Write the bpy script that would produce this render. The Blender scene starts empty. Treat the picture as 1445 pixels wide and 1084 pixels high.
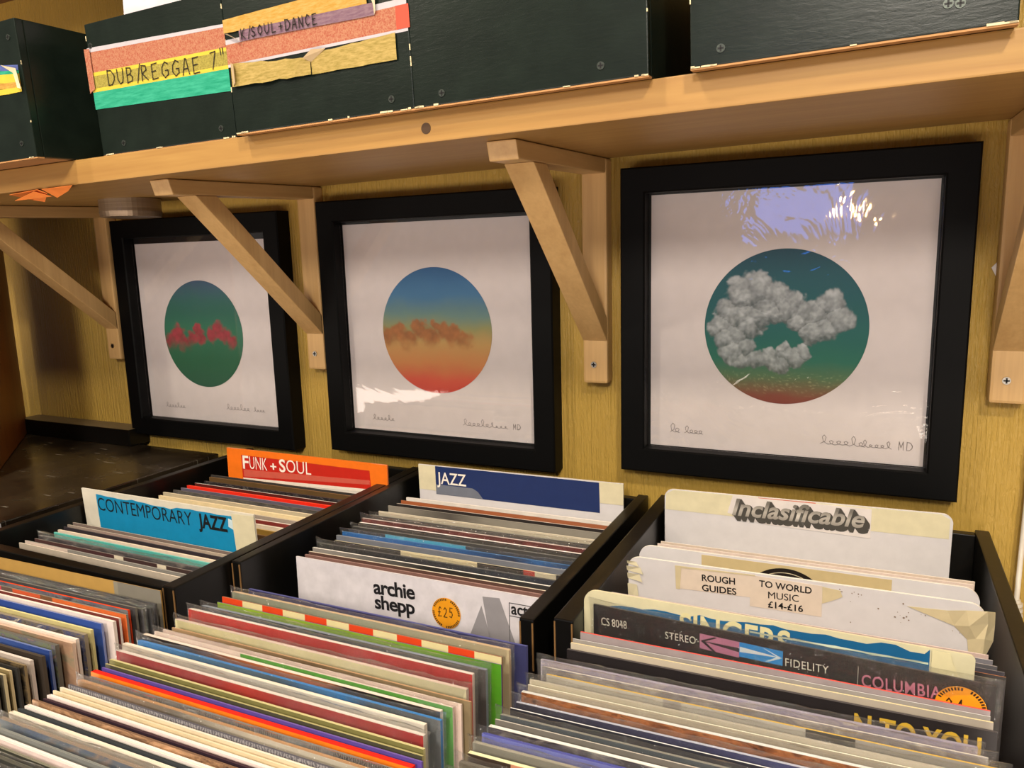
import bpy, bmesh, math, random
from mathutils import Vector, Matrix, noise

random.seed(7)
S = bpy.context.scene
COL = S.collection
PI = math.pi
Z0 = 1.16            # height of the middle of the large print; every thing below is built around it and lifted at the end

# ------------------------------------------------------------------ camera, world, lamps, exposure
CAM_POS = Vector((0.1061, -1.0007, 0.0945 + Z0))
YAW, PITCH, ROLL = 0.4489, -0.1685, -0.0275
fwd = Vector((-math.sin(YAW) * math.cos(PITCH), math.cos(YAW) * math.cos(PITCH), math.sin(PITCH)))
rgt = Vector((math.cos(YAW), math.sin(YAW), 0))
up = rgt.cross(fwd)
r2 = rgt * math.cos(ROLL) + up * math.sin(ROLL)
u2 = up * math.cos(ROLL) - rgt * math.sin(ROLL)
cd = bpy.data.cameras.new('camera')
cam = bpy.data.objects.new('camera', cd)
COL.objects.link(cam)
cd.sensor_width = 36.0
cd.lens = 36.0 * 1072.04 / 1445.0
cd.clip_start = 0.02
cam.matrix_world = Matrix(((r2.x, u2.x, -fwd.x, CAM_POS.x), (r2.y, u2.y, -fwd.y, CAM_POS.y), (r2.z, u2.z, -fwd.z, CAM_POS.z), (0, 0, 0, 1)))
S.camera = cam

W = bpy.data.worlds.new('shop_air')
S.world = W
W.use_nodes = True
W.node_tree.nodes['Background'].inputs[0].default_value = (1.0, 0.90, 0.82, 1)
W.node_tree.nodes['Background'].inputs[1].default_value = 0.22


def lamp(name, loc, power, color, size):
    l = bpy.data.lights.new(name, 'POINT')
    l.energy = power
    l.color = color
    l.shadow_soft_size = size
    o = bpy.data.objects.new(name, l)
    o.location = (loc[0], loc[1], loc[2] + Z0)
    COL.objects.link(o)
    return o


lamp('ceiling_bulb', (-0.75, -1.35, 1.65), 100, (1.0, 0.88, 0.72), 0.08)
lamp('ceiling_bulb', (0.75, -1.75, 1.50), 140, (1.0, 0.88, 0.70), 0.08)
lamp('ceiling_bulb', (-1.9, -2.3, 1.40), 70, (1.0, 0.88, 0.72), 0.08)
lamp('ceiling_bulb', (0.30, -3.2, 1.30), 260, (1.0, 0.90, 0.78), 0.24)
lamp('wall_lamp', (-0.01, -3.3, 0.285), 5, (1.0, 0.62, 0.26), 0.016)

fl = bpy.data.lights.new('low_fill_light', 'AREA')     # unseen fill added low down to brighten the shelf underside and prints
fl.shape = 'RECTANGLE'
fl.size, fl.size_y = 4.4, 0.62
fl.energy = 52
fl.color = (1.0, 0.86, 0.74)
fo = bpy.data.objects.new('low_fill_light', fl)
fo.location = (-0.7, -2.15, -0.86 + Z0)
fo.rotation_euler = (math.radians(118), 0, 0)
COL.objects.link(fo)

wl = bpy.data.lights.new('shop_window', 'AREA')
wl.shape = 'RECTANGLE'
wl.size, wl.size_y = 0.50, 0.26
wl.energy = 2.0
wl.color = (0.03, 0.22, 1.0)
wo = bpy.data.objects.new('shop_window', wl)
wo.location = (-0.30, -3.5, 0.30 + Z0)
wo.rotation_euler = (PI / 2, 0, 0)
COL.objects.link(wo)

S.view_settings.view_transform = 'Standard'
S.view_settings.look = 'None'
S.view_settings.gamma = 1.0
S.view_settings.use_curve_mapping = False
S.view_settings.exposure = -0.2
S.cycles.max_bounces = 10
S.cycles.transparent_max_bounces = 40
S.cycles.caustics_reflective = False
S.cycles.caustics_refractive = False


# ------------------------------------------------------------------ helpers
def lin(h):
    h, _, gain = h.partition('*')
    h = h.lstrip('#')
    k = float(gain) if gain else 1.0
    out = []
    for i in (0, 2, 4):
        c = int(h[i:i + 2], 16) / 255.0
        c = c / 12.92 if c <= 0.04045 else ((c + 0.055) / 1.055) ** 2.4
        out.append(min(0.92, c * k))
    return (out[0], out[1], out[2], 1.0)


def gained(spec, k):
    """the same colours, k times as strong"""
    if isinstance(spec, str):
        return '%s*%.2f' % (spec, k) if spec.startswith('#') else spec
    if isinstance(spec, (tuple, list)):
        return type(spec)(gained(q, k) for q in spec)
    return spec


class MB:
    """collects faces for one mesh"""

    def __init__(self):
        self.v, self.f, self.m = [], [], []

    def face(self, pts, mi=0):
        n = len(self.v)
        self.v += [tuple(p) for p in pts]
        self.f.append(tuple(range(n, n + len(pts))))
        self.m.append(mi)

    def box(self, x0, x1, y0, y1, z0, z1, mi=0, top=None, front=None, M=None):
        n = len(self.v)
        P = [(x0, y0, z0), (x1, y0, z0), (x1, y1, z0), (x0, y1, z0), (x0, y0, z1), (x1, y0, z1), (x1, y1, z1), (x0, y1, z1)]
        if M is not None:
            P = [tuple(M @ Vector(p)) for p in P]
        self.v += P
        F = [(0, 3, 2, 1), (4, 5, 6, 7), (0, 1, 5, 4), (1, 2, 6, 5), (2, 3, 7, 6), (3, 0, 4, 7)]
        for i, q in enumerate(F):
            self.f.append(tuple(n + k for k in q))
            self.m.append(top if (i == 1 and top is not None) else front if (i == 2 and front is not None) else mi)
        return self

    def prism(self, pts, y0, y1, mi=0, M=None, side=None):
        """polygon in (x, z), counter-clockwise seen from -y, extruded from y0 (front) to y1"""
        n, k = len(self.v), len(pts)
        P = [(p[0], y0, p[1]) for p in pts] + [(p[0], y1, p[1]) for p in pts]
        if M is not None:
            P = [tuple(M @ Vector(p)) for p in P]
        self.v += P
        self.f.append(tuple(range(n, n + k)))
        self.m.append(mi)
        self.f.append(tuple(range(n + 2 * k - 1, n + k - 1, -1)))
        self.m.append(mi)
        for i in range(k):
            j = (i + 1) % k
            self.f.append((n + i, n + k + i, n + k + j, n + j))
            self.m.append(mi if side is None else side)
        return self

    def cyl(self, c, r, a, b, axis='y', seg=24, mi=0, r2=None):
        n = len(self.v)
        r2 = r if r2 is None else r2
        for s, rr in ((a, r), (b, r2)):
            for i in range(seg):
                t = 2 * PI * i / seg
                p, q = rr * math.cos(t), rr * math.sin(t)
                self.v.append({'y': (c[0] + p, s, c[2] + q), 'z': (c[0] + p, c[1] + q, s), 'x': (s, c[1] + p, c[2] + q)}[axis])
        self.f.append(tuple(range(n, n + seg)))
        self.m.append(mi)
        self.f.append(tuple(range(n + 2 * seg - 1, n + seg - 1, -1)))
        self.m.append(mi)
        for i in range(seg):
            j = (i + 1) % seg
            self.f.append((n + i, n + seg + i, n + seg + j, n + j))
            self.m.append(mi)
        return self

    def tube(self, path, r, seg=10, mi=0):
        rings = []
        P = [Vector(p) for p in path]
        R = r if isinstance(r, (list, tuple)) else [r] * len(P)
        for i, p in enumerate(P):
            d = (P[min(i + 1, len(P) - 1)] - P[max(i - 1, 0)]).normalized()
            a = d.cross(Vector((0.31, 0.77, 0.55))).normalized()
            b = d.cross(a)
            rings.append([p + (a * math.cos(2 * PI * k / seg) + b * math.sin(2 * PI * k / seg)) * R[i] for k in range(seg)])
        n = len(self.v)
        for rg in rings:
            self.v += [tuple(q) for q in rg]
        for i in range(len(P) - 1):
            for k in range(seg):
                j = (k + 1) % seg
                self.f.append((n + i * seg + k, n + i * seg + j, n + (i + 1) * seg + j, n + (i + 1) * seg + k))
                self.m.append(mi)
        self.f.append(tuple(n + k for k in range(seg)))
        self.m.append(mi)
        self.f.append(tuple(n + (len(P) - 1) * seg + k for k in reversed(range(seg))))
        self.m.append(mi)
        return self

    def ribbon(self, pts, w, y, mi=0):
        """flat pen stroke in the (x, z) plane at depth y"""
        for (a, b) in zip(pts[:-1], pts[1:]):
            dx, dz = b[0] - a[0], b[1] - a[1]
            L = math.hypot(dx, dz) or 1e-6
            dx, dz = dx / L * w / 2, dz / L * w / 2
            self.face([(a[0] - dx + dz, y, a[1] - dz - dx), (b[0] + dx + dz, y, b[1] + dz - dx), (b[0] + dx - dz, y, b[1] + dz + dx), (a[0] - dx - dz, y, a[1] - dz + dx)], mi)
        return self

    def build(self, name, mats, parent=None, bevel=0.0, seg=2, smooth=False, recalc=False):
        me = bpy.data.meshes.new(name)
        me.from_pydata(self.v, [], self.f)
        for m in (mats if isinstance(mats, (list, tuple)) else [mats]):
            me.materials.append(m)
        me.polygons.foreach_set('material_index', self.m)
        if bevel or recalc:
            bm = bmesh.new()
            bm.from_mesh(me)
            bmesh.ops.recalc_face_normals(bm, faces=bm.faces)
            if bevel:
                bmesh.ops.bevel(bm, geom=[e for e in bm.edges if len(e.link_faces) == 2 and e.calc_face_angle(0) > 0.6], offset=bevel, segments=seg, affect='EDGES', profile=0.6)
            bm.to_mesh(me)
            bm.free()
        if smooth:
            me.polygons.foreach_set('use_smooth', [True] * len(me.polygons))
        o = bpy.data.objects.new(name, me)
        COL.objects.link(o)
        if parent is not None:
            o.parent = parent
        return o


def thing(name, label, cat, loc=(0, 0, 0), rz=0.0, group=None, rot=None):
    o = bpy.data.objects.new(name, None)
    o.empty_display_size = 0.05
    COL.objects.link(o)
    o.location = loc
    o.rotation_euler = rot if rot else (0, 0, rz)
    o['label'] = label
    o['category'] = cat
    if group:
        o['group'] = group
    return o


def tag(o, label, cat, group=None):
    o['label'] = label
    o['category'] = cat
    if group:
        o['group'] = group
    return o


# ------------------------------------------------------------------ materials
class NT:
    def __init__(self, name):
        self.mat = bpy.data.materials.new(name)
        self.mat.use_nodes = True
        self.t = self.mat.node_tree
        self.b = self.t.nodes['Principled BSDF']
        self.out = self.t.nodes['Material Output']

    def n(self, typ, **kw):
        x = self.t.nodes.new(typ)
        for k, v in kw.items():
            if k in x.inputs:
                x.inputs[k].default_value = v
            else:
                setattr(x, k, v)
        return x

    def l(self, a, b):
        self.t.links.new(a, b)

    def obj(self, scale=(1, 1, 1)):
        tc = self.n('ShaderNodeTexCoord')
        mp = self.n('ShaderNodeMapping')
        mp.inputs['Scale'].default_value = scale
        self.l(tc.outputs['Object'], mp.inputs['Vector'])
        return mp.outputs['Vector']

    def noise(self, vec, scale, detail=4, rough=0.55, dist=0.0):
        x = self.n('ShaderNodeTexNoise')
        x.inputs['Scale'].default_value = scale
        x.inputs['Detail'].default_value = detail
        x.inputs['Roughness'].default_value = rough
        x.inputs['Distortion'].default_value = dist
        self.l(vec, x.inputs['Vector'])
        return x.outputs['Fac']

    def ramp(self, fac, stops, interp='LINEAR'):
        r = self.n('ShaderNodeValToRGB')
        r.color_ramp.interpolation = interp
        e = r.color_ramp.elements
        while len(e) < len(stops):
            e.new(0.5)
        for i, (p, c) in enumerate(stops):
            e[i].position = p
            e[i].color = lin(c) if isinstance(c, str) else c
        self.l(fac, r.inputs['Fac'])
        return r.outputs['Color']

    def math(self, op, a, b=0.0, c=0.0):
        x = self.n('ShaderNodeMath', operation=op)
        for i, v in enumerate((a, b, c)):
            if isinstance(v, (int, float)):
                x.inputs[i].default_value = v
            else:
                self.l(v, x.inputs[i])
        return x.outputs[0]

    def mix(self, fac, a, b, mode='MIX'):
        x = self.n('ShaderNodeMix', data_type='RGBA', blend_type=mode)
        for i, v in ((0, fac), (6, a), (7, b)):
            if isinstance(v, (int, float, tuple)):
                x.inputs[i].default_value = v
            else:
                self.l(v, x.inputs[i])
        return x.outputs[2]

    def bump(self, h, strength, dist=0.001):
        x = self.n('ShaderNodeBump')
        x.inputs['Strength'].default_value = strength
        x.inputs['Distance'].default_value = dist
        self.l(h, x.inputs['Height'])
        self.l(x.outputs['Normal'], self.b.inputs['Normal'])
        return x

    def fresnel(self, bump, k, cap=0.8):
        w = self.n('ShaderNodeLayerWeight')
        w.inputs['Blend'].default_value = 0.5
        if bump is not None:
            self.l(bump.outputs[0], w.inputs['Normal'])
        f = self.math('MULTIPLY_ADD', self.math('POWER', w.outputs['Facing'], 5.0), 0.96, 0.04)
        return self.math('MINIMUM', self.math('MULTIPLY', f, k), cap)

    def set(self, color=None, rough=None, metal=None, spec=None):
        if color is not None:
            if isinstance(color, (str, tuple)):
                self.b.inputs['Base Color'].default_value = lin(color) if isinstance(color, str) else color
            else:
                self.l(color, self.b.inputs['Base Color'])
        if rough is not None:
            if isinstance(rough, (int, float)):
                self.b.inputs['Roughness'].default_value = rough
            else:
                self.l(rough, self.b.inputs['Roughness'])
        if metal is not None:
            self.b.inputs['Metallic'].default_value = metal
        if spec is not None:
            self.b.inputs['Specular IOR Level'].default_value = spec
        return self.mat


_flat = {}


def flat(h, rough=0.55, spec=0.4, vary=0.06, name=None):
    """plain paint, card or ink with a little unevenness"""
    k = (h, rough, spec, vary)
    if k not in _flat:
        t = NT(name or 'plain_' + h.strip('#'))
        f = t.noise(t.obj(), 60, 3)
        c = lin(h)
        a = tuple(min(1, x * (1 - vary)) for x in c[:3]) + (1,)
        b = tuple(min(1, x * (1 + vary)) for x in c[:3]) + (1,)
        _flat[k] = t.set(t.ramp(f, [(0.3, a), (0.7, b)]), rough, spec=spec)
    return _flat[k]


def wood_mat(name, c0, c1, axis, scale=1.0, rough=0.5):
    t = NT(name)
    s = [22, 22, 22]
    s['xyz'.index(axis)] = 1.6
    v = t.obj(tuple(x * scale for x in s))
    f1 = t.noise(v, 2.2, 6, 0.6, 0.6)
    s2 = [160, 160, 160]
    s2['xyz'.index(axis)] = 6
    f2 = t.noise(t.obj(tuple(s2)), 1.6, 3)
    f = t.math('ADD', t.math('MULTIPLY', f1, 0.7), t.math('MULTIPLY', f2, 0.3))
    blot = t.noise(t.obj((3, 3, 3)), 2.0, 3)
    col = t.mix(t.math('MULTIPLY', blot, 0.35), t.ramp(f, [(0.32, c0), (0.68, c1)]), lin(c0))
    t.bump(f, 0.25, 0.0006)
    return t.set(col, rough)


PINE = {a: wood_mat('pine_' + a, '#be965f', '#d8b176', a) for a in 'xyz'}
BROWN = wood_mat('brown_stained_wood', '#8f5222', '#ab6a2b', 'z', 1.0, 0.45)


def wall_mat():
    t = NT('ribbed_yellow_wallpaper')
    ribs = t.noise(t.obj((260, 260, 9)), 1.0, 2, 0.5)
    fine = t.noise(t.obj((330, 330, 75)), 1.0, 3, 0.6, 0.8)
    blot = t.noise(t.obj((2.2, 2.2, 1.4)), 1.6, 4)
    h = t.math('ADD', t.math('MULTIPLY', ribs, 0.9), t.math('MULTIPLY', fine, 0.45))
    t.bump(h, 0.9, 0.0045)
    col = t.ramp(blot, [(0.3, '#ae8e44'), (0.7, '#c4a04a')])
    return t.set(col, 0.42, spec=0.4)


def black_paint(name, base, worn, rough=0.38, amount=0.62, scale=(9, 9, 9)):
    t = NT(name)
    f = t.noise(t.obj(scale), 3.0, 6, 0.65)
    col = t.ramp(f, [(amount, base), (amount + 0.12, worn)])
    g = t.noise(t.obj((30, 30, 30)), 2.0, 3)
    t.bump(g, 0.12, 0.001)
    return t.set(col, rough, spec=0.4)


CRATE = black_paint('black_crate_paint', '#0b0a08', '#17120c', 0.34)
RIM = black_paint('rubbed_crate_rim', '#15100a', '#33261a', 0.38, 0.57, (14, 6, 14))
WORN = flat('#7a5a34', 0.6)
FRAME_BLACK = black_paint('black_frame_wood', '#060606', '#0b0a09', 0.55, 0.7, (30, 30, 30))
FRAME_BLACK.node_tree.nodes['Principled BSDF'].inputs['Specular IOR Level'].default_value = 0.12


def lid_mat():
    t = NT('scratched_black_lacquer')
    v = t.obj((1, 1, 1))
    m1 = t.n('ShaderNodeMapping')
    m1.inputs['Rotation'].default_value = (0, 0, 0.5)
    m1.inputs['Scale'].default_value = (14, 120, 1)
    t.l(v, m1.inputs['Vector'])
    a = t.noise(m1.outputs[0], 1.0, 2, 0.5)
    m2 = t.n('ShaderNodeMapping')
    m2.inputs['Rotation'].default_value = (0, 0, -0.35)
    m2.inputs['Scale'].default_value = (17, 190, 1)
    t.l(v, m2.inputs['Vector'])
    b = t.noise(m2.outputs[0], 1.0, 2, 0.5)
    s = t.math('MAXIMUM', a, b)
    wear = t.noise(t.obj((6, 6, 6)), 1.5, 5)
    base = t.ramp(wear, [(0.35, '#1d1711'), (0.7, '#3d3325')])
    col = t.mix(t.ramp(s, [(0.70, (0, 0, 0, 1)), (0.74, (0.8, 0.8, 0.8, 1))]), base, lin('#8d8576'))
    rr = t.ramp(wear, [(0.3, (0.14, 0.14, 0.14, 1)), (0.75, (0.34, 0.34, 0.34, 1))])
    return t.set(col, rr, spec=0.5)


LID = lid_mat()


def green_paint():
    t = NT('dark_green_box_paint')
    g = t.noise(t.obj((60, 60, 240)), 1.0, 5, 0.65, 0.5)
    g2 = t.noise(t.obj((14, 14, 14)), 2.0, 4)
    t.bump(t.math('ADD', g, t.math('MULTIPLY', g2, 0.5)), 0.16, 0.0010)
    return t.set(t.ramp(g2, [(0.3, '#111914'), (0.75, '#18211b')]), 0.30, spec=0.28)


GREEN = green_paint()
MDF = flat('#b58452', 0.7)
CHIP = flat('#d8c8a0', 0.7)
STEEL = NT('screw_steel').set('#b9b4aa', 0.28, 1.0)
DARK = flat('#0d0c0b', 0.5)
PAINTED = NT('half_painted_screw').set('#4a504a', 0.35, 0.6)


def brushed():
    t = NT('brushed_metal')
    f = t.noise(t.obj((4, 4, 300)), 2.0, 3)
    t.bump(f, 0.15, 0.0005)
    return t.set(t.ramp(f, [(0.3, '#84705a'), (0.7, '#9c8870')]), 0.36, 0.55)


BRUSHED = brushed()


def film_mat():
    """clear polythene: lets the light through and glints"""
    t = NT('clear_plastic_film')
    n = t.t.nodes
    n.remove(t.b)
    tr = t.n('ShaderNodeBsdfTransparent')
    tr.inputs[0].default_value = (0.95, 0.95, 0.94, 1)
    gl = t.n('ShaderNodeBsdfGlossy')
    gl.inputs['Roughness'].default_value = 0.065
    gl.inputs['Color'].default_value = (1, 1, 1, 1)
    tl = t.n('ShaderNodeBsdfTranslucent')
    tl.inputs[0].default_value = (0.8, 0.8, 0.8, 1)
    df = t.n('ShaderNodeBsdfDiffuse')
    df.inputs[0].default_value = (0.75, 0.75, 0.74, 1)
    f = t.noise(t.obj((1, 1, 1)), 60, 6, 0.72, 1.8)
    bp = t.n('ShaderNodeBump')
    bp.inputs['Strength'].default_value = 0.9
    bp.inputs['Distance'].default_value = 0.007
    t.l(f, bp.inputs['Height'])
    t.l(bp.outputs[0], gl.inputs['Normal'])
    fac = t.fresnel(None, 2.0, 0.5)
    m1 = t.n('ShaderNodeMixShader')
    t.l(fac, m1.inputs[0])
    t.l(tr.outputs[0], m1.inputs[1])
    t.l(gl.outputs[0], m1.inputs[2])
    ad = t.n('ShaderNodeMixShader')
    ad.inputs[0].default_value = 0.4
    t.l(df.outputs[0], ad.inputs[1])
    t.l(tl.outputs[0], ad.inputs[2])
    m2 = t.n('ShaderNodeMixShader')
    m2.inputs[0].default_value = 0.02
    t.l(m1.outputs[0], m2.inputs[1])
    t.l(ad.outputs[0], m2.inputs[2])
    t.l(m2.outputs[0], t.out.inputs['Surface'])
    return t.mat


FILM = film_mat()


def glass_mat(name, wav, scale):
    t = NT(name)
    t.t.nodes.remove(t.b)
    tr = t.n('ShaderNodeBsdfTransparent')
    gl = t.n('ShaderNodeBsdfGlossy')
    gl.inputs['Roughness'].default_value = 0.03
    f = t.noise(t.obj((1, 1, 1)), scale, 4, 0.6, 1.2)
    bp = t.n('ShaderNodeBump')
    bp.inputs['Strength'].default_value = wav
    bp.inputs['Distance'].default_value = 0.003
    t.l(f, bp.inputs['Height'])
    t.l(bp.outputs[0], gl.inputs['Normal'])
    m = t.n('ShaderNodeMixShader')
    t.l(t.fresnel(None, 1.35), m.inputs[0])
    t.l(tr.outputs[0], m.inputs[1])
    t.l(gl.outputs[0], m.inputs[2])
    t.l(m.outputs[0], t.out.inputs['Surface'])
    return t.mat


def vcol_mat(name):
    t = NT(name)
    a = t.n('ShaderNodeVertexColor')
    a.layer_name = 'ink'
    return t.set(a.outputs[0], 0.6, spec=0.3)


INK = vcol_mat('printed_ink')


def cover_mat(spec):
    """printed front of a sleeve; u runs from its left edge to its right edge"""
    k = spec[0]
    if k == 'p':
        return flat(spec[1], 0.42, 0.5, 0.10)
    t = NT('sleeve_print')
    tc = t.n('ShaderNodeTexCoord')
    if k in 'rg':
        sp = t.n('ShaderNodeSeparateXYZ')
        t.l(tc.outputs['Object'], sp.inputs[0])
        u = t.math('MULTIPLY_ADD', sp.outputs['X'], 1 / 0.315, 0.5)
        if k == 'g':
            nz = t.noise(t.obj((40, 40, 200)), 1.0, 4)
            u = t.math('ADD', u, t.math('MULTIPLY_ADD', nz, 0.16, -0.08))
        col = t.ramp(u, spec[1], 'CONSTANT' if k == 'r' else 'LINEAR')
    elif k == 'n':
        f = t.noise(t.obj((1, 1, 2.2)), spec[2], 6, 0.7, 0.8)
        stops = spec[1]
        col = t.ramp(f, [(0.32 + 0.36 * i / max(1, len(stops) - 1), c) for i, c in enumerate(stops)], 'LINEAR')
    elif k == 'h':
        w = t.n('ShaderNodeTexWave', wave_type='BANDS', bands_direction='X')
        w.inputs['Scale'].default_value = spec[3]
        w.inputs['Distortion'].default_value = 7.0
        w.inputs['Detail'].default_value = 3.0
        w.inputs['Detail Scale'].default_value = 2.5
        t.l(tc.outputs['Object'], w.inputs['Vector'])
        col = t.ramp(w.outputs['Fac'], [(0.35, spec[1]), (0.62, spec[2])])
    g = t.noise(t.obj((70, 70, 70)), 1.0, 3)
    col = t.mix(0.12, col, t.ramp(g, [(0.3, (0.3, 0.3, 0.3, 1)), (0.7, (1, 1, 1, 1))]), 'MULTIPLY')
    return t.set(col, 0.42, spec=0.5)


def edge_mat(h):
    """cut card seen end on: fine layers along its length"""
    k = ('edge', h)
    if k not in _flat:
        t = NT('card_edge')
        f = t.noise(t.obj((3, 900, 30)), 1.0, 3, 0.6)
        c = lin(h)
        a = tuple(x * 0.82 for x in c[:3]) + (1,)
        b = tuple(min(1, x * 1.06) for x in c[:3]) + (1,)
        _flat[k] = t.set(t.ramp(f, [(0.35, a), (0.6, b)]), 0.55, spec=0.4)
    return _flat[k]


# ------------------------------------------------------------------ lettering
def text_obj(s, mat, parent, x, z, y, width=None, height=None, shear=0.0, bold=0.0, name='lettering', track=1.0, rot=0.0):
    """printed words: left end x, baseline z on the plane y, as wide and high as given"""
    cu = bpy.data.curves.new('words', 'FONT')
    cu.body = s
    cu.shear = shear
    cu.offset = bold
    cu.space_character = track
    cu.resolution_u = 4
    tmp = bpy.data.objects.new('words', cu)
    COL.objects.link(tmp)
    bpy.context.view_layer.update()
    me = bpy.data.meshes.new_from_object(tmp.evaluated_get(bpy.context.evaluated_depsgraph_get()))
    bpy.data.objects.remove(tmp)
    xs = [v.co.x for v in me.vertices]
    ys = [v.co.y for v in me.vertices]
    x0, x1, y1 = min(xs), max(xs), max(ys)
    sz = (height / y1) if height else width / (x1 - x0)
    sx = (width / (x1 - x0)) if width else sz
    c, sn = math.cos(rot), math.sin(rot)
    for v in me.vertices:
        a, b = (v.co.x - x0) * sx, v.co.y * sz
        v.co = (x + a * c - b * sn, y, z + a * sn + b * c)
    me.materials.clear()
    me.materials.append(mat)
    me.name = name
    o = bpy.data.objects.new(name, me)
    COL.objects.link(o)
    o.parent = parent
    return o


STROKES = {  # capital letters as pen strokes in a 1 x 1 box
    'D': [[(0, 0), (0, 1), (.5, .95), (.85, .6), (.8, .3), (.45, .02), (0, 0)]], 'U': [[(0, 1), (.03, .3), (.3, 0), (.6, .1), (.72, .4), (.75, 1)]],
    'B': [[(0, 0), (0, 1), (.5, .95), (.6, .75), (.4, .55), (0, .5)], [(.4, .55), (.72, .35), (.6, .08), (0, 0)]], '/': [[(0, -.1), (.5, 1.1)]],
    'R': [[(0, 0), (.03, 1), (.55, .92), (.6, .65), (.05, .48), (.7, 0)]], 'E': [[(.65, 1), (0, .97), (0, 0), (.68, .03)], [(0, .5), (.5, .52)]],
    'G': [[(.8, .85), (.45, 1), (.08, .7), (.02, .3), (.35, 0), (.75, .15), (.78, .45), (.45, .45)]], 'A': [[(0, 0), (.38, 1), (.5, 1), (.78, 0)], [(.15, .38), (.66, .38)]],
    '7': [[(0, .95), (.6, 1), (.15, 0)]], '"': [[(0, 1.15), (.03, .8)], [(.25, 1.15), (.28, .8)]], 'S': [[(.65, .88), (.35, 1), (.08, .8), (.2, .55), (.55, .42), (.62, .15), (.3, 0), (0, .15)]],
    'O': [[(.4, 1), (.06, .7), (.05, .3), (.38, 0), (.72, .3), (.72, .72), (.4, 1)]], 'L': [[(0, 1), (0, 0), (.6, .02)]], '+': [[(.35, .8), (.35, .15)], [(.05, .48), (.68, .48)]],
    'N': [[(0, 0), (0, 1), (.65, 0), (.68, 1)]], 'C': [[(.7, .85), (.38, 1), (.05, .65), (.06, .3), (.35, 0), (.7, .12)]], 'K': [[(0, 0), (0, 1)], [(.6, 1), (.03, .45), (.62, 0)]], 'F': [[(.6, 1), (0, .97), (0, 0)], [(0, .5), (.45, .52)]],
    '£': [[(.65, .85), (.42, 1), (.2, .8), (.25, .3), (.05, 0), (.7, .05)], [(.02, .45), (.5, .5)]], '2': [[(.05, .8), (.3, 1), (.6, .8), (.5, .5), (0, 0), (.68, .02)]], '5': [[(.62, 1), (.12, 1), (.08, .55), (.45, .6), (.62, .3), (.4, 0), (.03, .08)]], '4': [[(.5, 0), (.5, 1), (0, .35), (.7, .35)]], '-': [[(.05, .45), (.5, .45)]], 'M': [[(0, 0), (.05, 1), (.35, .3), (.68, 1), (.72, 0)]], ' ': [],
}


def hand(mb, s, x, z, h, adv, y, w, slope=0.0, mi=0):
    cx = x
    for ch in s:
        for st in STROKES[ch]:
            pts = []
            for i in range(len(st) - 1):
                for k in range(3):
                    t = k / 3
                    pts.append((st[i][0] * (1 - t) + st[i + 1][0] * t, st[i][1] * (1 - t) + st[i + 1][1] * t))
            pts.append(st[-1])
            jx, jz = random.uniform(-.03, .03), random.uniform(-.03, .03)
            mb.ribbon([(cx + (p[0] * .8 + jx) * adv, z + (cx - x) * slope + (p[1] + jz) * h) for p in pts], w, y, mi)
        cx += adv * (0.55 if ch in '/ "' else 1.0)
    return mb


def scribble(mb, x, z, w, h, y, pen, n, mi=0):
    pts = []
    for i in range(n * 6 + 1):
        t = i / (n * 6)
        a = 2 * PI * i / 6
        hh = h * (1.0 if (i // 6) % 4 == 0 else 0.45)
        pts.append((x + w * t + 0.35 * h * math.sin(a), z + hh * (0.5 - 0.5 * math.cos(a)) + 0.12 * h * noise.noise(Vector((i * .4, x * 9, 3)))))
    mb.ribbon(pts, pen, y, mi)
    return mb


# ------------------------------------------------------------------ the setting
def struct(o):
    o['kind'] = 'structure'
    return o


struct(MB().box(-2.6, 1.6, 0.0, 0.12, -Z0, 1.5).build('wall_back', wall_mat()))
struct(MB().box(-2.6, 1.6, -.38, 0.0, .60, 1.5).build('shade_soffit_1', flat('#6a4a2c', 0.6)))  # unseen soffit, added to keep lamp light off the wall behind the boxes
struct(MB().box(-2.6, 1.6, -4.2, 0.0, -Z0 - 0.05, -Z0).build('floor', wood_mat('floor_boards', '#4a3422', '#6a4c31', 'x')))

# ------------------------------------------------------------------ three framed prints
PAPER = flat('#e4d9d6', 0.6, 0.3, 0.03, 'print_paper')
MOUNT = flat('#0e0d0c', 0.6)
PENCIL = flat('#8d8280', 0.6)
GLASS_CLEAR = glass_mat('picture_glass', 0.10, 5)
GLASS_WAVY = glass_mat('picture_glass_over_crinkled_wrap', 0.42, 9)


def smooth(a, b, x):
    t = max(0.0, min(1.0, (x - a) / (b - a)))
    return t * t * (3 - 2 * t)


def lerp(stops, v):
    for (a, ca), (b, cb) in zip(stops[:-1], stops[1:]):
        if v <= b:
            t = max(0.0, min(1.0, (v - a) / (b - a)))
            return [ca[i] * (1 - t) + cb[i] * t for i in range(3)]
    return list(stops[-1][1][:3])


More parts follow.
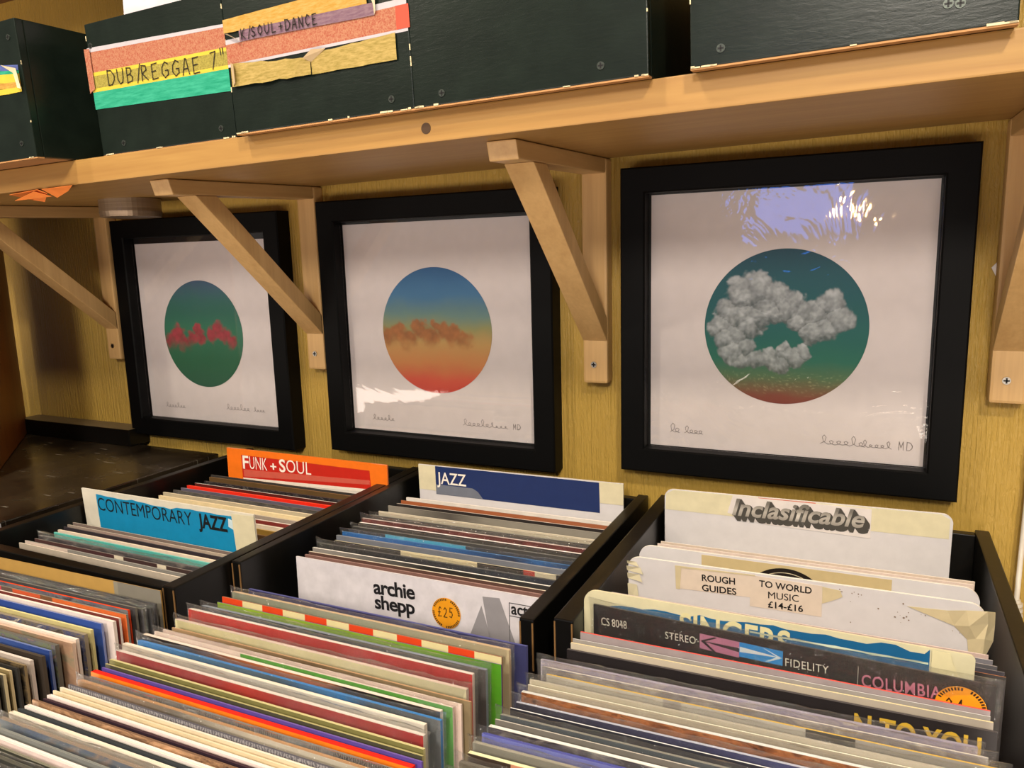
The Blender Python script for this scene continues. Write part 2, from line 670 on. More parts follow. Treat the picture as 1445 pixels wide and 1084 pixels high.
def printed_disc(parent, cx, cz, r, y, fn, N=150):
    """round picture printed on the paper: a fine grid whose ink is computed point by point"""
    me = bpy.data.meshes.new('printed_disc')
    V, F, Cc = [], [], []
    rings, seg = N // 2, N * 2
    V.append((cx, y, cz))
    Cc.append(fn(0, 0))
    for i in range(1, rings + 1):
        for k in range(seg):
            a, rr = 2 * PI * k / seg, i / rings
            u, w = rr * math.cos(a), rr * math.sin(a)
            V.append((cx + r * u, y, cz + r * w))
            Cc.append(fn(u, w))
    for k in range(seg):
        F.append((0, 1 + k, 1 + (k + 1) % seg))
    for i in range(rings - 1):
        b = 1 + i * seg
        for k in range(seg):
            j = (k + 1) % seg
            F.append((b + k, b + seg + k, b + seg + j, b + j))
    me.from_pydata(V, [], F)
    ca = me.color_attributes.new('ink', 'FLOAT_COLOR', 'POINT')
    flatc = []
    for c in Cc:
        flatc += [c[0], c[1], c[2], 1.0]
    ca.data.foreach_set('color', flatc)
    me.materials.append(INK)
    o = bpy.data.objects.new('printed_disc', me)
    COL.objects.link(o)
    o.parent = parent
    return o


L3 = lambda h: lin(h)[:3]
SKY3 = [(-1.0, L3('#7d3424')), (-.90, L3('#80402a')), (-.82, L3('#7a5a3a')), (-.64, L3('#55764e')), (-.42, L3('#1c6e58')), (-.15, L3('#0b625a')), (.35, L3('#0c5a60')), (1.0, L3('#11485a'))]
BLOBS = [(-.45, .0, .2), (-.58, -.12, .18), (.14, .09, .15), (-.22, .28, .2), (-.86, -.06, .12), (.02, -.36, .12), (-.80, .02, .17), (-.68, .20, .19), (-.52, .40, .24), (-.32, .47, .25), (-.14, .40, .24), (.04, .26, .23), (.24, .22, .20), (.40, .16, .20), (.56, .30, .20), (.64, .12, .20),
         (.50, .00, .20), (.34, -.06, .18), (-.52, .14, .22), (-.30, .14, .2), (-.10, .16, .14), (-.74, -.16, .17), (-.64, -.34, .17), (-.46, -.26, .16), (-.34, -.42, .16), (-.16, -.40, .14), (.00, -.46, .14), (.16, -.40, .13), (.24, -.32, .10), (-.5, -.46, .12), (.0, -.28, .08)]


def fb(x, y, z, o=5):
    return noise.fractal(Vector((x, y, z)), 1.0, 2.1, o)


def puffs(x, y, k):
    return 1.0 - min(1.0, 1.25 * noise.voronoi(Vector((x * k, y * k, 3.7)))[0][0])


def art_cloud(u, w):
    c = lerp(SKY3, w + 0.04 * fb(u * 3, w * 3, 1))
    du, dw = u + .05 * fb(u * 4, w * 4, 7), w + .05 * fb(u * 4, w * 4, 13)
    m, best = -1.0, 0.0
    for bx, bz, br in BLOBS:
        v = (br * 1.06 - math.hypot(du - bx, dw - bz)) / br
        if v > m:
            m, best = v, (dw - bz) / br
    wu, ww = u + .03 * fb(u * 9, w * 9, 21), w + .03 * fb(u * 9, w * 9, 25)
    p1, p2, p3 = puffs(wu, ww, 5.5), puffs(wu + .3, ww, 11), puffs(wu, ww + .7, 23)
    bil = .5 * p1 + .32 * p2 + .18 * p3
    a = smooth(-.06, .16, m + .62 * (bil - .52))
    lit = .12 + .58 * bil * bil + .17 * max(-.8, min(1, best)) + .16 * min(1, max(0, m)) + .10 * fb(u * 20, w * 20, 5)
    lit = max(.12, min(.72, lit * 1.3))
    tint = lerp(SKY3, w)
    cl = [lit * k * .82 + tint[i] * .18 for i, k in enumerate((.90, .93, .95))]
    if w < -.55:
        g = max(0.0, fb(u * 22, w * 48, 9) - .22) * smooth(-.55, -.66, w) * smooth(-.92, -.80, w)
        c = [c[i] + g * k for i, k in enumerate((.34, .34, .18))]
    return [c[i] * (1 - a) + cl[i] * a for i in range(3)]


SKY2 = [(-1.0, L3('#c23a2a')), (-.80, L3('#d4553a')), (-.5, L3('#d4894c')), (-.2, L3('#c49a58')), (.05, L3('#93935e')), (.25, L3('#6f8f86')), (.55, L3('#4579a2')), (1.0, L3('#2a6094'))]
BLOB2 = [(-.9, -.12, .22), (-.72, -.05, .2), (-.5, -.16, .24), (-.3, .02, .20), (-.1, -.1, .22), (.12, .0, .18), (.3, -.06, .2), (.02, .08, .1), (.5, -.14, .18), (-.68, .06, .1)]
SKY1 = [(-1.0, L3('#2f5d48')), (-.5, L3('#2f6a4c')), (.1, L3('#34745a')), (.6, L3('#3a6f68')), (1.0, L3('#4a6480'))]
BLOB1 = [(-.82, -.16, .22), (-.64, -.02, .22), (-.46, -.22, .22), (-.28, -.08, .16), (-.1, .06, .15), (-.05, -.08, .14), (.22, -.02, .17), (.38, .09, .19), (.55, -.02, .19), (.72, -.14, .16)]


def art_soft(sky, blobs, ink):
    ci = L3(ink)

    def f(u, w):
        c = lerp(sky, w + .05 * fb(u * 3, w * 3, 2))
        du, dw = u + .05 * fb(u * 5, w * 5, 7), w + .05 * fb(u * 5, w * 5, 13)
        m = max((br - math.hypot(du - bx, dw - bz)) / br for bx, bz, br in blobs)
        bil = .6 * puffs(u, w, 6) + .4 * puffs(u + .4, w, 14)
        a = smooth(-.10, .40, m + .5 * (bil - .5)) * smooth(-.40, -.05, w + .10 * fb(u * 6, w * 6, 4)) * .85
        k = .6 + .6 * bil
        return [c[i] * (1 - a) + ci[i] * k * a for i in range(3)]
    return f


def picture(x, z, label, glass, paper, disc, art, sign):
    p = thing('picture_frame', label, 'picture', (x, 0, z - 0.2), 0, 'framed prints on the yellow wall')
    mb = MB()
    o, i = 0.2, 0.1675
    prof = [(o, 0.0), (o, -.028), (o - .002, -.030), (i + .002, -.030), (i, -.028), (i, -.009)]
    for s in range(4):
        c, sn = [(1, 0), (0, 1), (-1, 0), (0, -1)][s]
        for (r0, y0), (r1, y1) in zip(prof[:-1], prof[1:]):
            q = [(-r0, -r0, y0), (r0, -r0, y0), (r1, -r1, y1), (-r1, -r1, y1)]
            mb.face([(a * c - b * sn, yy, a * sn + b * c + .2) for a, b, yy in q])
    mb.build('frame_moulding', FRAME_BLACK, p, recalc=True)
    MB().box(-.185, .185, -.006, -.001, .015, .385).build('backing_board', MOUNT, p)
    x0, x1, z0, z1 = paper
    pr = MB().box(x0, x1, -.0075, -.0062, z0 + .2, z1 + .2).build('art_print', PAPER, p)
    printed_disc(pr, disc[0], disc[1] + .2, .0965, -.0079, art)
    sg = MB()
    for a in sign:
        if a[0] == 's':
            scribble(sg, a[1], a[2] + .2, a[3], a[4], -.0078, .0007, a[5])
        else:
            hand(sg, a[5], a[1], a[2] + .2, a[4], a[3], -.0078, .0007)
    sg.build('pencil_signature', PENCIL, pr)
    MB().box(-i + .0005, i - .0005, -.0125, -.0113, .2 - i + .0005, .2 + i - .0005).build('glass_pane', glass, p)
    return p


picture(0.0005, 0.0, 'large black square frame with print of white clouds in a teal green circle', GLASS_WAVY, (-.1645, .1645, -.1665, .1655), (.003, -.0035), art_cloud,
        [('s', -.137, -.147, .012, .012, 2), ('s', -.118, -.147, .024, .010, 4), ('s', .051, -.148, .05, .012, 6), ('s', .098, -.148, .032, .009, 5), ('t', .138, -.148, .0085, .010, 'MD')])
picture(-.4970, -.0155, 'middle black frame with print of a blue to red sunset circle', GLASS_CLEAR, (-.1655, .1585, -.165, .1635), (-.002, -.0015), art_soft(SKY2, BLOB2, '#b0642f'),
        [('s', -.128, -.148, .042, .009, 6), ('s', .04, -.146, .045, .011, 6), ('s', .086, -.146, .03, .008, 4), ('t', .125, -.146, .007, .008, 'MD')])
picture(-.9765, -.0245, 'black frame by the wooden panel with print of red clouds in a green circle', GLASS_CLEAR, (-.1835 + .018, .1525, -.1675, .157), (-.0125, -.0075), art_soft(SKY1, BLOB1, '#b3364a'),
        [('s', -.125, -.147, .05, .009, 7), ('s', .03, -.143, .055, .011, 7), ('s', .095, -.143, .025, .008, 4)])

# ------------------------------------------------------------------ the shelf, its brackets and what is fixed under it
TILT = 0.0135


def zu(x):
    return 0.2155 + TILT * (x + .33)


SAG = 0.032          # the shelf hangs a little towards its front edge
sh = thing('wall_shelf', 'long pine wall shelf carrying the dark green record boxes', 'shelf', (-.33, -.142, zu(-.33) - SAG * .142), rot=(SAG, -TILT, 0))
MB().box(-1.9, 1.2, -.193, .138, 0, .030, 0).build('board', wood_mat('golden_pine', '#9a7038', '#b28a4a', 'x'), sh, bevel=.0015)
pl = MB().cyl((.030, 0, .0135), .0054, -.1934, -.187, 'y', 20)
pl.build('hole_plug', flat('#4b3520', 0.6), sh)


def screw_head(parent, x, y, z, r=.0042, paint=None):
    mb = MB().cyl((x, 0, z), r, y - .0011, y + .002, 'y', 18, 0)
    for a, b in ((.72, .2), (.2, .72)):
        mb.box(x - r * a, x + r * a, y - .0014, y - .001, z - r * b, z + r * b, 1)
    return mb.build('screw', [paint or STEEL, DARK], parent)


def bracket(x, label):
    top = zu(x)
    b = thing('shelf_bracket', label, 'bracket', (x, 0, -.083), 0, 'wooden brackets under the shelf')
    H = top + .083
    un = lambda y: H - .0195 + SAG * y
    MB().box(-.0175, .0175, -.023, 0, 0, H - .001).build('upright', PINE['z'], b, bevel=.0035)
    m = MB()
    n = len(m.v)
    ya, yb = -.298, -.0232
    m.v += [(-.0165, ya + .006, un(ya)), (.0165, ya + .006, un(ya)), (.0165, yb, un(yb)), (-.0165, yb, un(yb)), (-.0165, ya, H + SAG * ya - .0006), (.0165, ya, H + SAG * ya - .0006), (.0165, yb, H + SAG * yb - .0006), (-.0165, yb, H + SAG * yb - .0006)]
    for f in ((0, 3, 2, 1), (4, 5, 6, 7), (0, 1, 5, 4), (1, 2, 6, 5), (2, 3, 7, 6), (3, 0, 4, 7)):
        m.f.append(tuple(n + q for q in f))
        m.m.append(0)
    m.build('arm', PINE['y'], b, bevel=.0015)
    d = MB()
    y0, z0, y1, z1 = -.257, un(-.257) - .0004, -.0234, .059
    L = math.hypot(y1 - y0, z1 - z0)
    ny, nz = (z0 - z1) / L * .024, (y1 - y0) / L * .024
    by = y0 + ny + nz * (y1 - y0) / (z0 - z1)
    bz = z1 + (nz + ny * (z0 - z1) / (y1 - y0))
    Q = [(y0, z0), (y1, z1), (y1, bz), (by, un(by) - .0004)]
    k = len(d.v)
    d.v += [(-.0172, q[0], q[1]) for q in Q] + [(.0172, q[0], q[1]) for q in Q]
    for f in ((0, 1, 2, 3), (7, 6, 5, 4), (0, 4, 5, 1), (1, 5, 6, 2), (2, 6, 7, 3), (3, 7, 4, 0)):
        d.f.append(tuple(k + q for q in f))
        d.m.append(0)
    d.build('brace', PINE['z'], b, bevel=.0012)
    screw_head(b, -.002, -.0232, .026)
    return b


bracket(-1.2105, 'pine shelf bracket by the brown wooden panel')
bracket(-.7205, 'pine shelf bracket between the green circle print and the sunset print')
bracket(-.2375, 'pine shelf bracket between the sunset print and the white cloud print')
bracket(.2415, 'pine shelf bracket beside the white cloud print, with white tag behind')

cn = thing('metal_canister', 'small round brushed metal canister fixed under the shelf above a frame', 'canister', (-1.025, -.10, .1735))
MB().cyl((0, 0, 0), .0475, .0085, zu(-1.02) - .0036 - .1735, 'z', 40).build('body', BRUSHED, cn, smooth=False)
MB().cyl((0, 0, 0), .0465, 0.0, .0085, 'z', 40, r2=.0482).build('rim', BRUSHED, cn)

# torn orange paper on the underside of the shelf
mb = MB()
pz = lambda x, y: zu(x) + SAG * y
for P4 in ([(-.960, -.338, -.003), (-.895, -.341, -.001), (-.888, -.333, -.006), (-.925, -.313, -.014), (-1.000, -.280, -.006)], [(-.945, -.341, -.012), (-.903, -.341, -.003), (-.887, -.328, -.010)],
           [(-.888, -.340, -.001), (-.825, -.341, -.001), (-.845, -.333, -.006), (-.880, -.325, -.012)]):
    mb.face([(x, y, pz(x, y) + dz) for x, y, dz in P4])
o = mb.build('torn_paper', flat('#f58a3c', 0.7), None)
tag(o, 'torn orange paper scrap stuck to the underside of the shelf', 'paper')
s = o.modifiers.new('thick', 'SOLIDIFY')
s.thickness = .0006

# white tag behind the last bracket, and the cable on the wall
MB_ = MB().prism([(.2195, .066), (.2285, .048), (.2345, .048), (.2345, .082), (.2315, .080)], -.0025, -.0005)
tag(MB_.build('paper_tag', flat('#e6e0dc', 0.6), None), 'white paper tag sticking out behind the pine bracket', 'tag')
cb = thing('wall_cable', 'white cable with ribbed plug end hanging down the yellow wall', 'cable', (.268, -.012, -.40))
MB().tube([(.006, 0, .605), (.003, 0, .30), (.001, -.001, .16), (.000, -.003, .085)], .0028, 10).build('cord', flat('#ddd4c4', 0.45), cb, smooth=True)
m = MB().tube([(0, -.003, .088), (0, -.004, .045)], [.0042, .0062], 14)
for k in range(6):
    m.tube([(0, -.0035, .084 - k * .0065), (0, -.0037, .0805 - k * .0065)], .0068 + k * .0004, 14)
m.build('strain_relief', flat('#d6cdbd', 0.5), cb)
MB().box(-.016, .016, -.022, .008, .0, .044).build('plug', flat('#8e8c88', 0.5), cb, bevel=.003)


# ------------------------------------------------------------------ dark green boxes on the shelf
def green_box(x, y, w, h, d, label, screws, k):
    b = thing('record_box', label, 'box', (x, y, zu(x) + .0306 + SAG * y), rot=(SAG, -TILT, 0), group='dark green boxes on the shelf')
    b.scale = (k, k, k)
    t = .011
    fp = MB().box(0, w, 0, t, 0, h).build('front_panel', GREEN, b, bevel=.0012)
    MB().box(0, t, t, d, .0, h).build('side_panel', GREEN, b, bevel=.001)
    MB().box(w - t, w, t, d, .0, h).build('side_panel', GREEN, b, bevel=.001)
    MB().box(t, w - t, d - t, d, .0, h).build('back_panel', GREEN, b)
    MB().box(t, w - t, t, d - t, .0005, .009).build('bottom_panel', MDF, b)
    c = MB()
    random.seed(int(x * 1000) + 5000)
    for k in range(9):       # chipped paint along the lower edge and corners
        xx = random.choice([random.uniform(0, w), random.uniform(0, .02), random.uniform(w - .02, w)])
        ll = random.uniform(.001, .006)
        c.box(max(0.0003, xx - ll), min(w - .0003, xx + ll), -.0004, .0006, -.0003, random.uniform(.0006, .0018))
    for k in range(5):
        zz = random.uniform(.01, h - .01)
        c.box(-.0003 if k % 2 else w - .0008, .0008 if k % 2 else w + .0003, -.0004, .0006, zz, zz + random.uniform(.002, .006))
    c.build('chipped_edge', CHIP, fp)['kind'] = 'stuff'
    MB().box(.0, w, .0006, .0108, -.0016, .0).build('raw_bottom_edge', MDF, fp)
    for sx, sz in screws:
        screw_head(b, sx, .0002, sz, .0036, PAINTED)
    return b


def strip(mb, x0, x1, zl0, zl1, zr0, zr1, y, mi, n=14, wav=.0, seed=0):
    """coloured band across a paper label, bottom/top heights at each end"""
    for i in range(n):
        a, b = i / n, (i + 1) / n

        def pt(t, lo):
            z = (zl0 if lo else zl1) * (1 - t) + (zr0 if lo else zr1) * t
            return (x0 + (x1 - x0) * t, y - wav * max(0, noise.noise(Vector((t * 5, seed, lo * .7)))), z + wav * .5 * noise.noise(Vector((t * 9, seed + 5, lo))))
        mb.face([pt(a, 1), pt(b, 1), pt(b, 0), pt(a, 0)], mi)


def crayon(h0, h1, stretch=(30, 30, 160)):
    t = NT('crayon_on_paper')
    f = t.noise(t.obj(stretch), 3.0, 4, 0.7)
    return t.set(t.ramp(f, [(0.35, h0), (0.65, h1)]), 0.7, spec=0.2)


PENK = flat('#241d16', 0.6)
SALMON = crayon('#9a4a38', '#b08062', (200, 200, 200))
YELLOW = flat('#cbb238', 0.6)
GOLDK = crayon('#7d7230', '#a89a4a', (220, 220, 220))
TEAL = crayon('#178868', '#3aa384', (12, 12, 90))
GOLD = crayon('#ab8232', '#bd9a58')
PURP = crayon('#6b4f60', '#866c74')
OLIVEY = crayon('#8e7c3e', '#b39a5c')
REDC = flat('#c44a34', 0.6)
LILAC = flat('#b3adb2', 0.6)

b0 = green_box(-1.081, -.386, .295, .178, .30, 'dark green box overhanging the shelf by the wooden panel, torn striped label', [(.277, .156), (.268, .020)], .885)
m = MB()
H0 = .1745
z_ = lambda v: H0 + v
for (a, b, c, d_, mi) in ((-.050, -.041, -.062, -.055, 0), (-.056, -.050, -.066, -.062, 1), (-.070, -.056, -.076, -.066, 2), (-.078, -.070, -.083, -.076, 3), (-.088, -.078, -.089, -.083, 2)):
    strip(m, .17, .288, z_(a), z_(b), z_(c), z_(d_), -.0008, mi, 8, .0012, 3)
m.face([(.252, -.0012, z_(-.0505)), (.276, -.0012, z_(-.064)), (.284, -.004, z_(-.084)), (.293, -.005, z_(-.087)), (.2885, -.005, z_(-.060))], 4)
m.build('paper_label', [flat('#4d5a94', 0.6), TEAL, YELLOW, crayon('#a87a35', '#c99c4a'), flat('#d9cba8', 0.6)], b0)

b1 = green_box(-.7685, -.3350, .2375, .163, .27, 'dark green box with the salmon, yellow and green DUB/REGGAE label', [(.007, .136), (.043, .012), (.215, .012)], .9327)
H1 = .163
zz = lambda v: H1 + v
m = MB()
ROWS = [(-.0345, -.029, -.0405, -.037, 0), (-.0595, -.0345, -.0625, -.0405, 1), (-.0640, -.0595, -.0665, -.0625, 2), (-.0790, -.0640, -.0820, -.0665, 3), (-.0835, -.0790, -.0862, -.0820, 2), (-.1047, -.0835, -.111, -.0862, 4)]
for a, b, c, d_, mi in ROWS:
    strip(m, -.0005, .2379, zz(a), zz(b), zz(c), zz(d_), -.0006, mi, 16, .0004, 2)
strip(m, -.0045, .006, zz(-.0845), zz(-.030), zz(-.080), zz(-.031), -.0022, 1, 3, .002, 6)
lb = m.build('paper_label', [LILAC, SALMON, YELLOW, GOLDK, TEAL], b1)
hand(MB(), 'DUB/REGGAE', .032, zz(-.0790), .0180, .0176, -.0014, .0013, -.034).build('lettering', PENK, lb)
hand(MB(), '7"', .2120, zz(-.0835), .019, .017, -.0014, .0013, -.034).build('lettering', PENK, lb)

b2 = green_box(-.5305, -.3515, .2415, .205, .27, 'dark green box with peeling layered SOUL + DANCE label', [(.006, .160), (.215, .012)], .946)
H2 = .1590
z2 = lambda v: H2 + v
m = MB()
strip(m, .0, .2412, z2(-.0635), z2(-.0585), z2(-.0605), z2(-.0545), -.0006, 1, 12, .0003, 1)
strip(m, .0, .2412, z2(-.0845), z2(-.0635), z2(-.0825), z2(-.0605), -.0006, 0, 12, .0003, 1)
strip(m, .0, .2412, z2(-.0875), z2(-.0845), z2(-.0855), z2(-.0825), -.0006, 1, 12, .0003, 1)
strip(m, .228, .2435, z2(-.0825), z2(-.0605), z2(-.0825), z2(-.0605), -.0009, 2, 3, .0003, 1)
m.build('paper_label', [SALMON, LILAC, REDC], b2)
m = MB()
strip(m, .0, .195, z2(-.0515), z2(-.0375), z2(-.0530), z2(-.0330), -.0016, 0, 14, .0008, 4)
strip(m, .022, .2030, z2(-.0630), z2(-.0515), z2(-.0650), z2(-.0530), -.0016, 1, 14, .0008, 4)
m.face([(.0, -.0016, z2(-.0515)), (.022, -.0016, z2(-.062)), (.028, -.0055, z2(-.0645)), (.008, -.005, z2(-.0535))], 2)
m.face([(.203, -.0016, z2(-.065)), (.206, -.0035, z2(-.062)), (.206, -.003, z2(-.050)), (.195, -.0016, z2(-.033)), (.202, -.0016, z2(-.053))], 2)
lb = m.build('torn_label', [GOLD, PURP, flat('#cbb89a', 0.6)], b2)
hand(MB(), 'K/SOUL', .0265, z2(-.0612), .0100, .0096, -.0030, .0012, -.004).build('lettering', PENK, lb)
hand(MB(), '+DANCE', .0800, z2(-.0620), .0105, .0092, -.0030, .0012, -.004).build('lettering', PENK, lb)
m = MB()
strip(m, .006, .118, z2(-.1095), z2(-.0845), z2(-.1105), z2(-.0935), -.0030, 0, 10, .005, 8)
strip(m, .118, .226, z2(-.1105), z2(-.0900), z2(-.1105), z2(-.0850), -.0016, 0, 10, .002, 12)
m.face([(.006, -.003, z2(-.1095)), (.014, -.0075, z2(-.106)), (.015, -.0085, z2(-.087)), (.006, -.003, z2(-.0835))], 1)
m.face([(.112, -.0075, z2(-.094)), (.118, -.002, z2(-.098)), (.140, -.0035, z2(-.0875)), (.124, -.0075, z2(-.0870))], 1)
m.build('torn_label', [OLIVEY, flat('#c4ab84', 0.6)], b2)

green_box(-.3020, -.3515, .250, .21, .27, 'plain dark green box between the SOUL + DANCE box and a gap', [(.034, .011), (.205, .014)], .915)
green_box(-.0386, -.3520, .2415, .21, .27, 'sheeny dark green box standing alone past the gap on the shelf', [(.026, .013), (.195, .020), (.203, .019)], .925)

wp = thing('paper_sleeve', 'white paper record sleeve poking out of the DUB/REGGAE box', 'sleeve', (-.645, -.318, zu(-.65) + .0306 + .001), rot=(math.radians(-4), -.035, 0))
MB().box(-.0895, .0895, 0, .003, 0, .182).build('paper', flat('#d8d0d6', 0.6), wp)
MB().box(-.086, .086, .0008, .0022, .150, .1835).build('inner_edge', flat('#eae3e3', 0.6), wp)


# ------------------------------------------------------------------ counter, black chest, black crates
ct = thing('display_counter', 'black display counter under the record crates', 'counter', (-.7, -.45, -Z0))
MB().box(-1.3, 1.1, -.46, .44, Z0 - .62, Z0 - .580).build('top', CRATE, ct)
MB().box(-1.28, 1.08, -.40, .43, .0, Z0 - .62).build('body', CRATE, ct)

ch = thing('black_chest', 'black chest with scratched lid beside the contemporary jazz crate', 'chest', (-1.43, -.21, -.580))
MB().box(-.47, .455, -.19, .18, 0, .317).build('body', CRATE, ch)
MB().box(-.47, .470, -.200, .186, .319, .333, 0).build('lid', LID, ch, bevel=.002)
MB().box(-.47, .4715, -.2014, .0, .3155, .3190, 0).build('lid_lip', RIM, ch)

MB_ = MB().box(-1.50, -1.165, -.046, -.002, -.2465, -.2145, 0, top=1)
pb = MB_.build('black_batten', [CRATE, flat('#6d5f47', .5)], None, bevel=.0015)
tag(pb, 'black wooden batten lying along the wall on the chest lid', 'batten')

pn = thing('wooden_panel', 'dark brown wooden panel standing on the scratched chest lid', 'panel', (-1.505, -.050, -.2465), rz=-.69)
MB().box(0, .40, 0, .02, 0, zu(-1.3) + .24).build('board', BROWN, pn, bevel=.002)
MB().box(0, .40, -.004, 0, .0, .055).build('plinth', BROWN, pn, bevel=.001)


def crate(name_label, x0, x1, y0, y1, yside, t, base, low=-.40, front=-.40, cat='crate', top=-.235, skewx=0.0, back=True):
    """open wooden crate: sides are high from yside back to y1 and drop to `low` in front of it"""
    cx = (x0 + x1) / 2
    c = thing('record_crate', name_label, cat, (cx, (y0 + y1) / 2, base - .012), 0, 'black record crates')
    oy = (y0 + y1) / 2
    oz = base - .012
    for sgn, xa, xb in ((-1, x0, x0 + t[0]), (1, x1 - t[1], x1)):
        m = MB()
        xa -= cx
        xb -= cx
        m.box(xa, xb, yside - oy, y1 - oy, 0, top - oz, 0, top=1)
        if y0 < yside - .02:
            m.box(xa, xb, y0 - oy, yside - oy - .0002, 0, low - oz, 0)
        sp = m.build('side_panel', [CRATE, RIM], c, bevel=.0014)
        e = MB()     # paint rubbed off the front edge
        e.box(xa + .0003, xa + .0018, yside - oy - .0006, yside - oy + .0012, top - oz - .055, top - oz - .003)
        e.box(xb - .0018, xb - .0003, yside - oy - .0006, yside - oy + .0012, top - oz - .050, top - oz - .003)
        e.build('rubbed_edge', WORN, sp)
    if back:
        MB().box(x0 + t[0] - cx, x1 - t[1] - cx, y1 - .013 - oy, y1 - .001 - oy, .012, top - .003 - oz, 0, top=1).build('back_panel', [CRATE, RIM], c, bevel=.001)
    MB().box(x0 + t[0] - cx, x1 - t[1] - cx, y0 - oy, y0 + .013 - oy, .0, front - oz, 0, top=0).build('front_panel', [CRATE, RIM], c, bevel=.0012)
    MB().box(x0 + t[0] - cx, x1 - t[1] - cx, y0 + .013 - oy, y1 - .013 - oy, .0, .0118, 0).build('base_panel', CRATE, c)
    return c


crate('black wooden crate of funk, soul and contemporary jazz records', -.902, -.534, -.489, -.010, -.489, (.014, .017), -.566, front=-.237)
crate('black wooden crate of jazz records behind the navy divider', -.5325, -.1625, -.412, -.022, -.412, (.0125, .0145), -.561)
rc = crate('black wooden crate of world music records under the large cloud print', -.1475, .2365, -.735, -.012, -.400, (.019, .0145), -.556, front=-.42)
crate('low black bin holding the front middle row of records', -.498, -.150, -.880, -.4135, -.870, (.010, .010), -.556, top=-.42, front=-.42, back=False)
crate('low black bin holding the front row of records beside the middle bin', -.885, -.515, -.880, -.490, -.870, (.010, .010), -.556, top=-.42, front=-.42, back=False)


# ------------------------------------------------------------------ divider cards
def base_of(P, yaw, lean, w, h):
    R = Matrix.Rotation(yaw, 4, 'Z') @ Matrix.Rotation(lean, 4, 'X')
    return Vector(P) - R @ Vector((-w / 2, 0, h))


def card(P, yaw, lean, w, bottom, r, label, mat, t=.0022, rl=None, rr=None):
    lean = math.radians(lean)
    h = (P[2] - bottom) / math.cos(lean)
    c = thing('divider_card', label, 'divider', base_of(P, yaw, lean, w, h), rot=(lean, 0, yaw), group='section dividers')
    rl = r if rl is None else rl
    rr = r if rr is None else rr
    pts = [(-w / 2, 0), (w / 2, 0)]
    for (cx, rad, a0) in ((w / 2 - rr, rr, 0), (-w / 2 + rl, rl, PI / 2)):
        if rad < .0005:
            pts.append((w / 2 if a0 == 0 else -w / 2, h))
        else:
            pts += [(cx + rad * math.cos(a0 + PI / 2 * k / 8), h - rad + rad * math.sin(a0 + PI / 2 * k / 8)) for k in range(9)]
    MB().prism(pts, 0, t, 0, side=1).build('board', mat, c)
    return c, (lambda u: u - w / 2), (lambda v: h + v)


def patch(parent, name, mat, pts, y=-.0004, t=.0003):
    return MB().prism(pts, y, y + t).build(name, mat, parent)


CARD = [flat('#d8d0be', 0.5), flat('#ece4d2', 0.6)]
CARDW = [flat('#d3cfd0', 0.38, 0.5, 0.04), flat('#efe8dc', 0.55)]
TAPE = flat('#cfc09a', 0.35, 0.5)
TAPE2 = flat('#d9cfae', 0.32, 0.5)
BLACKINK = flat('#14110f', 0.55)
WHITEINK = flat('#efe6d8', 0.55)

# FUNK + SOUL
c, X, Z = card((-.846, -.110, -.205), .006, -1.5, .315, -.565, .0, 'red FUNK + SOUL divider card edged with orange tape', [flat('#d8d0c4', .5), flat('#e8742a', .5)])
lb = patch(c, 'label_strip', flat('#c0261a', 0.35, .5), [(X(.030), Z(-.050)), (X(.288), Z(-.040)), (X(.287), Z(-.009)), (X(.030), Z(-.005))])
OR = flat('#ee7418', 0.4, .5)
patch(c, 'orange_tape', OR, [(X(.0), Z(-.060)), (X(.032), Z(-.060)), (X(.030), Z(0)), (X(0), Z(0))], -.0008)
patch(c, 'orange_tape', OR, [(X(.286), Z(-.050)), (X(.3152), Z(-.045)), (X(.3152), Z(0)), (X(.283), Z(0))], -.0008)
patch(c, 'orange_tape', OR, [(X(.030), Z(-.0095)), (X(.286), Z(-.0115)), (X(.286), Z(0.0002)), (X(.030), Z(0.0002))], -.0007)
patch(c, 'clear_tape', flat('#c85a4a', 0.25, .5), [(X(.034), Z(-.0455)), (X(.283), Z(-.033)), (X(.283), Z(-.0265)), (X(.20), Z(-.029)), (X(.034), Z(-.0335))], -.0006)
patch(c, 'white_strip', flat('#e9dccd', 0.5), [(X(.032), Z(-.0535)), (X(.29), Z(-.0445)), (X(.29), Z(-.0400)), (X(.032), Z(-.0475))], -.0006)
text_obj('F', WHITEINK, lb, X(.0335), Z(-.0315), -.0010, .0125, .0215, bold=.02)
text_obj('UNK', WHITEINK, lb, X(.048), Z(-.0310), -.0010, .037, .0205, bold=-.004)
text_obj('+', WHITEINK, lb, X(.0915), Z(-.0300), -.0010, .0125, .0125, bold=.02)
text_obj('S', WHITEINK, lb, X(.1100), Z(-.0295), -.0010, .0125, .0205, bold=.02)
text_obj('OUL', WHITEINK, lb, X(.1245), Z(-.0290), -.0010, .049, .0200, bold=-.004)

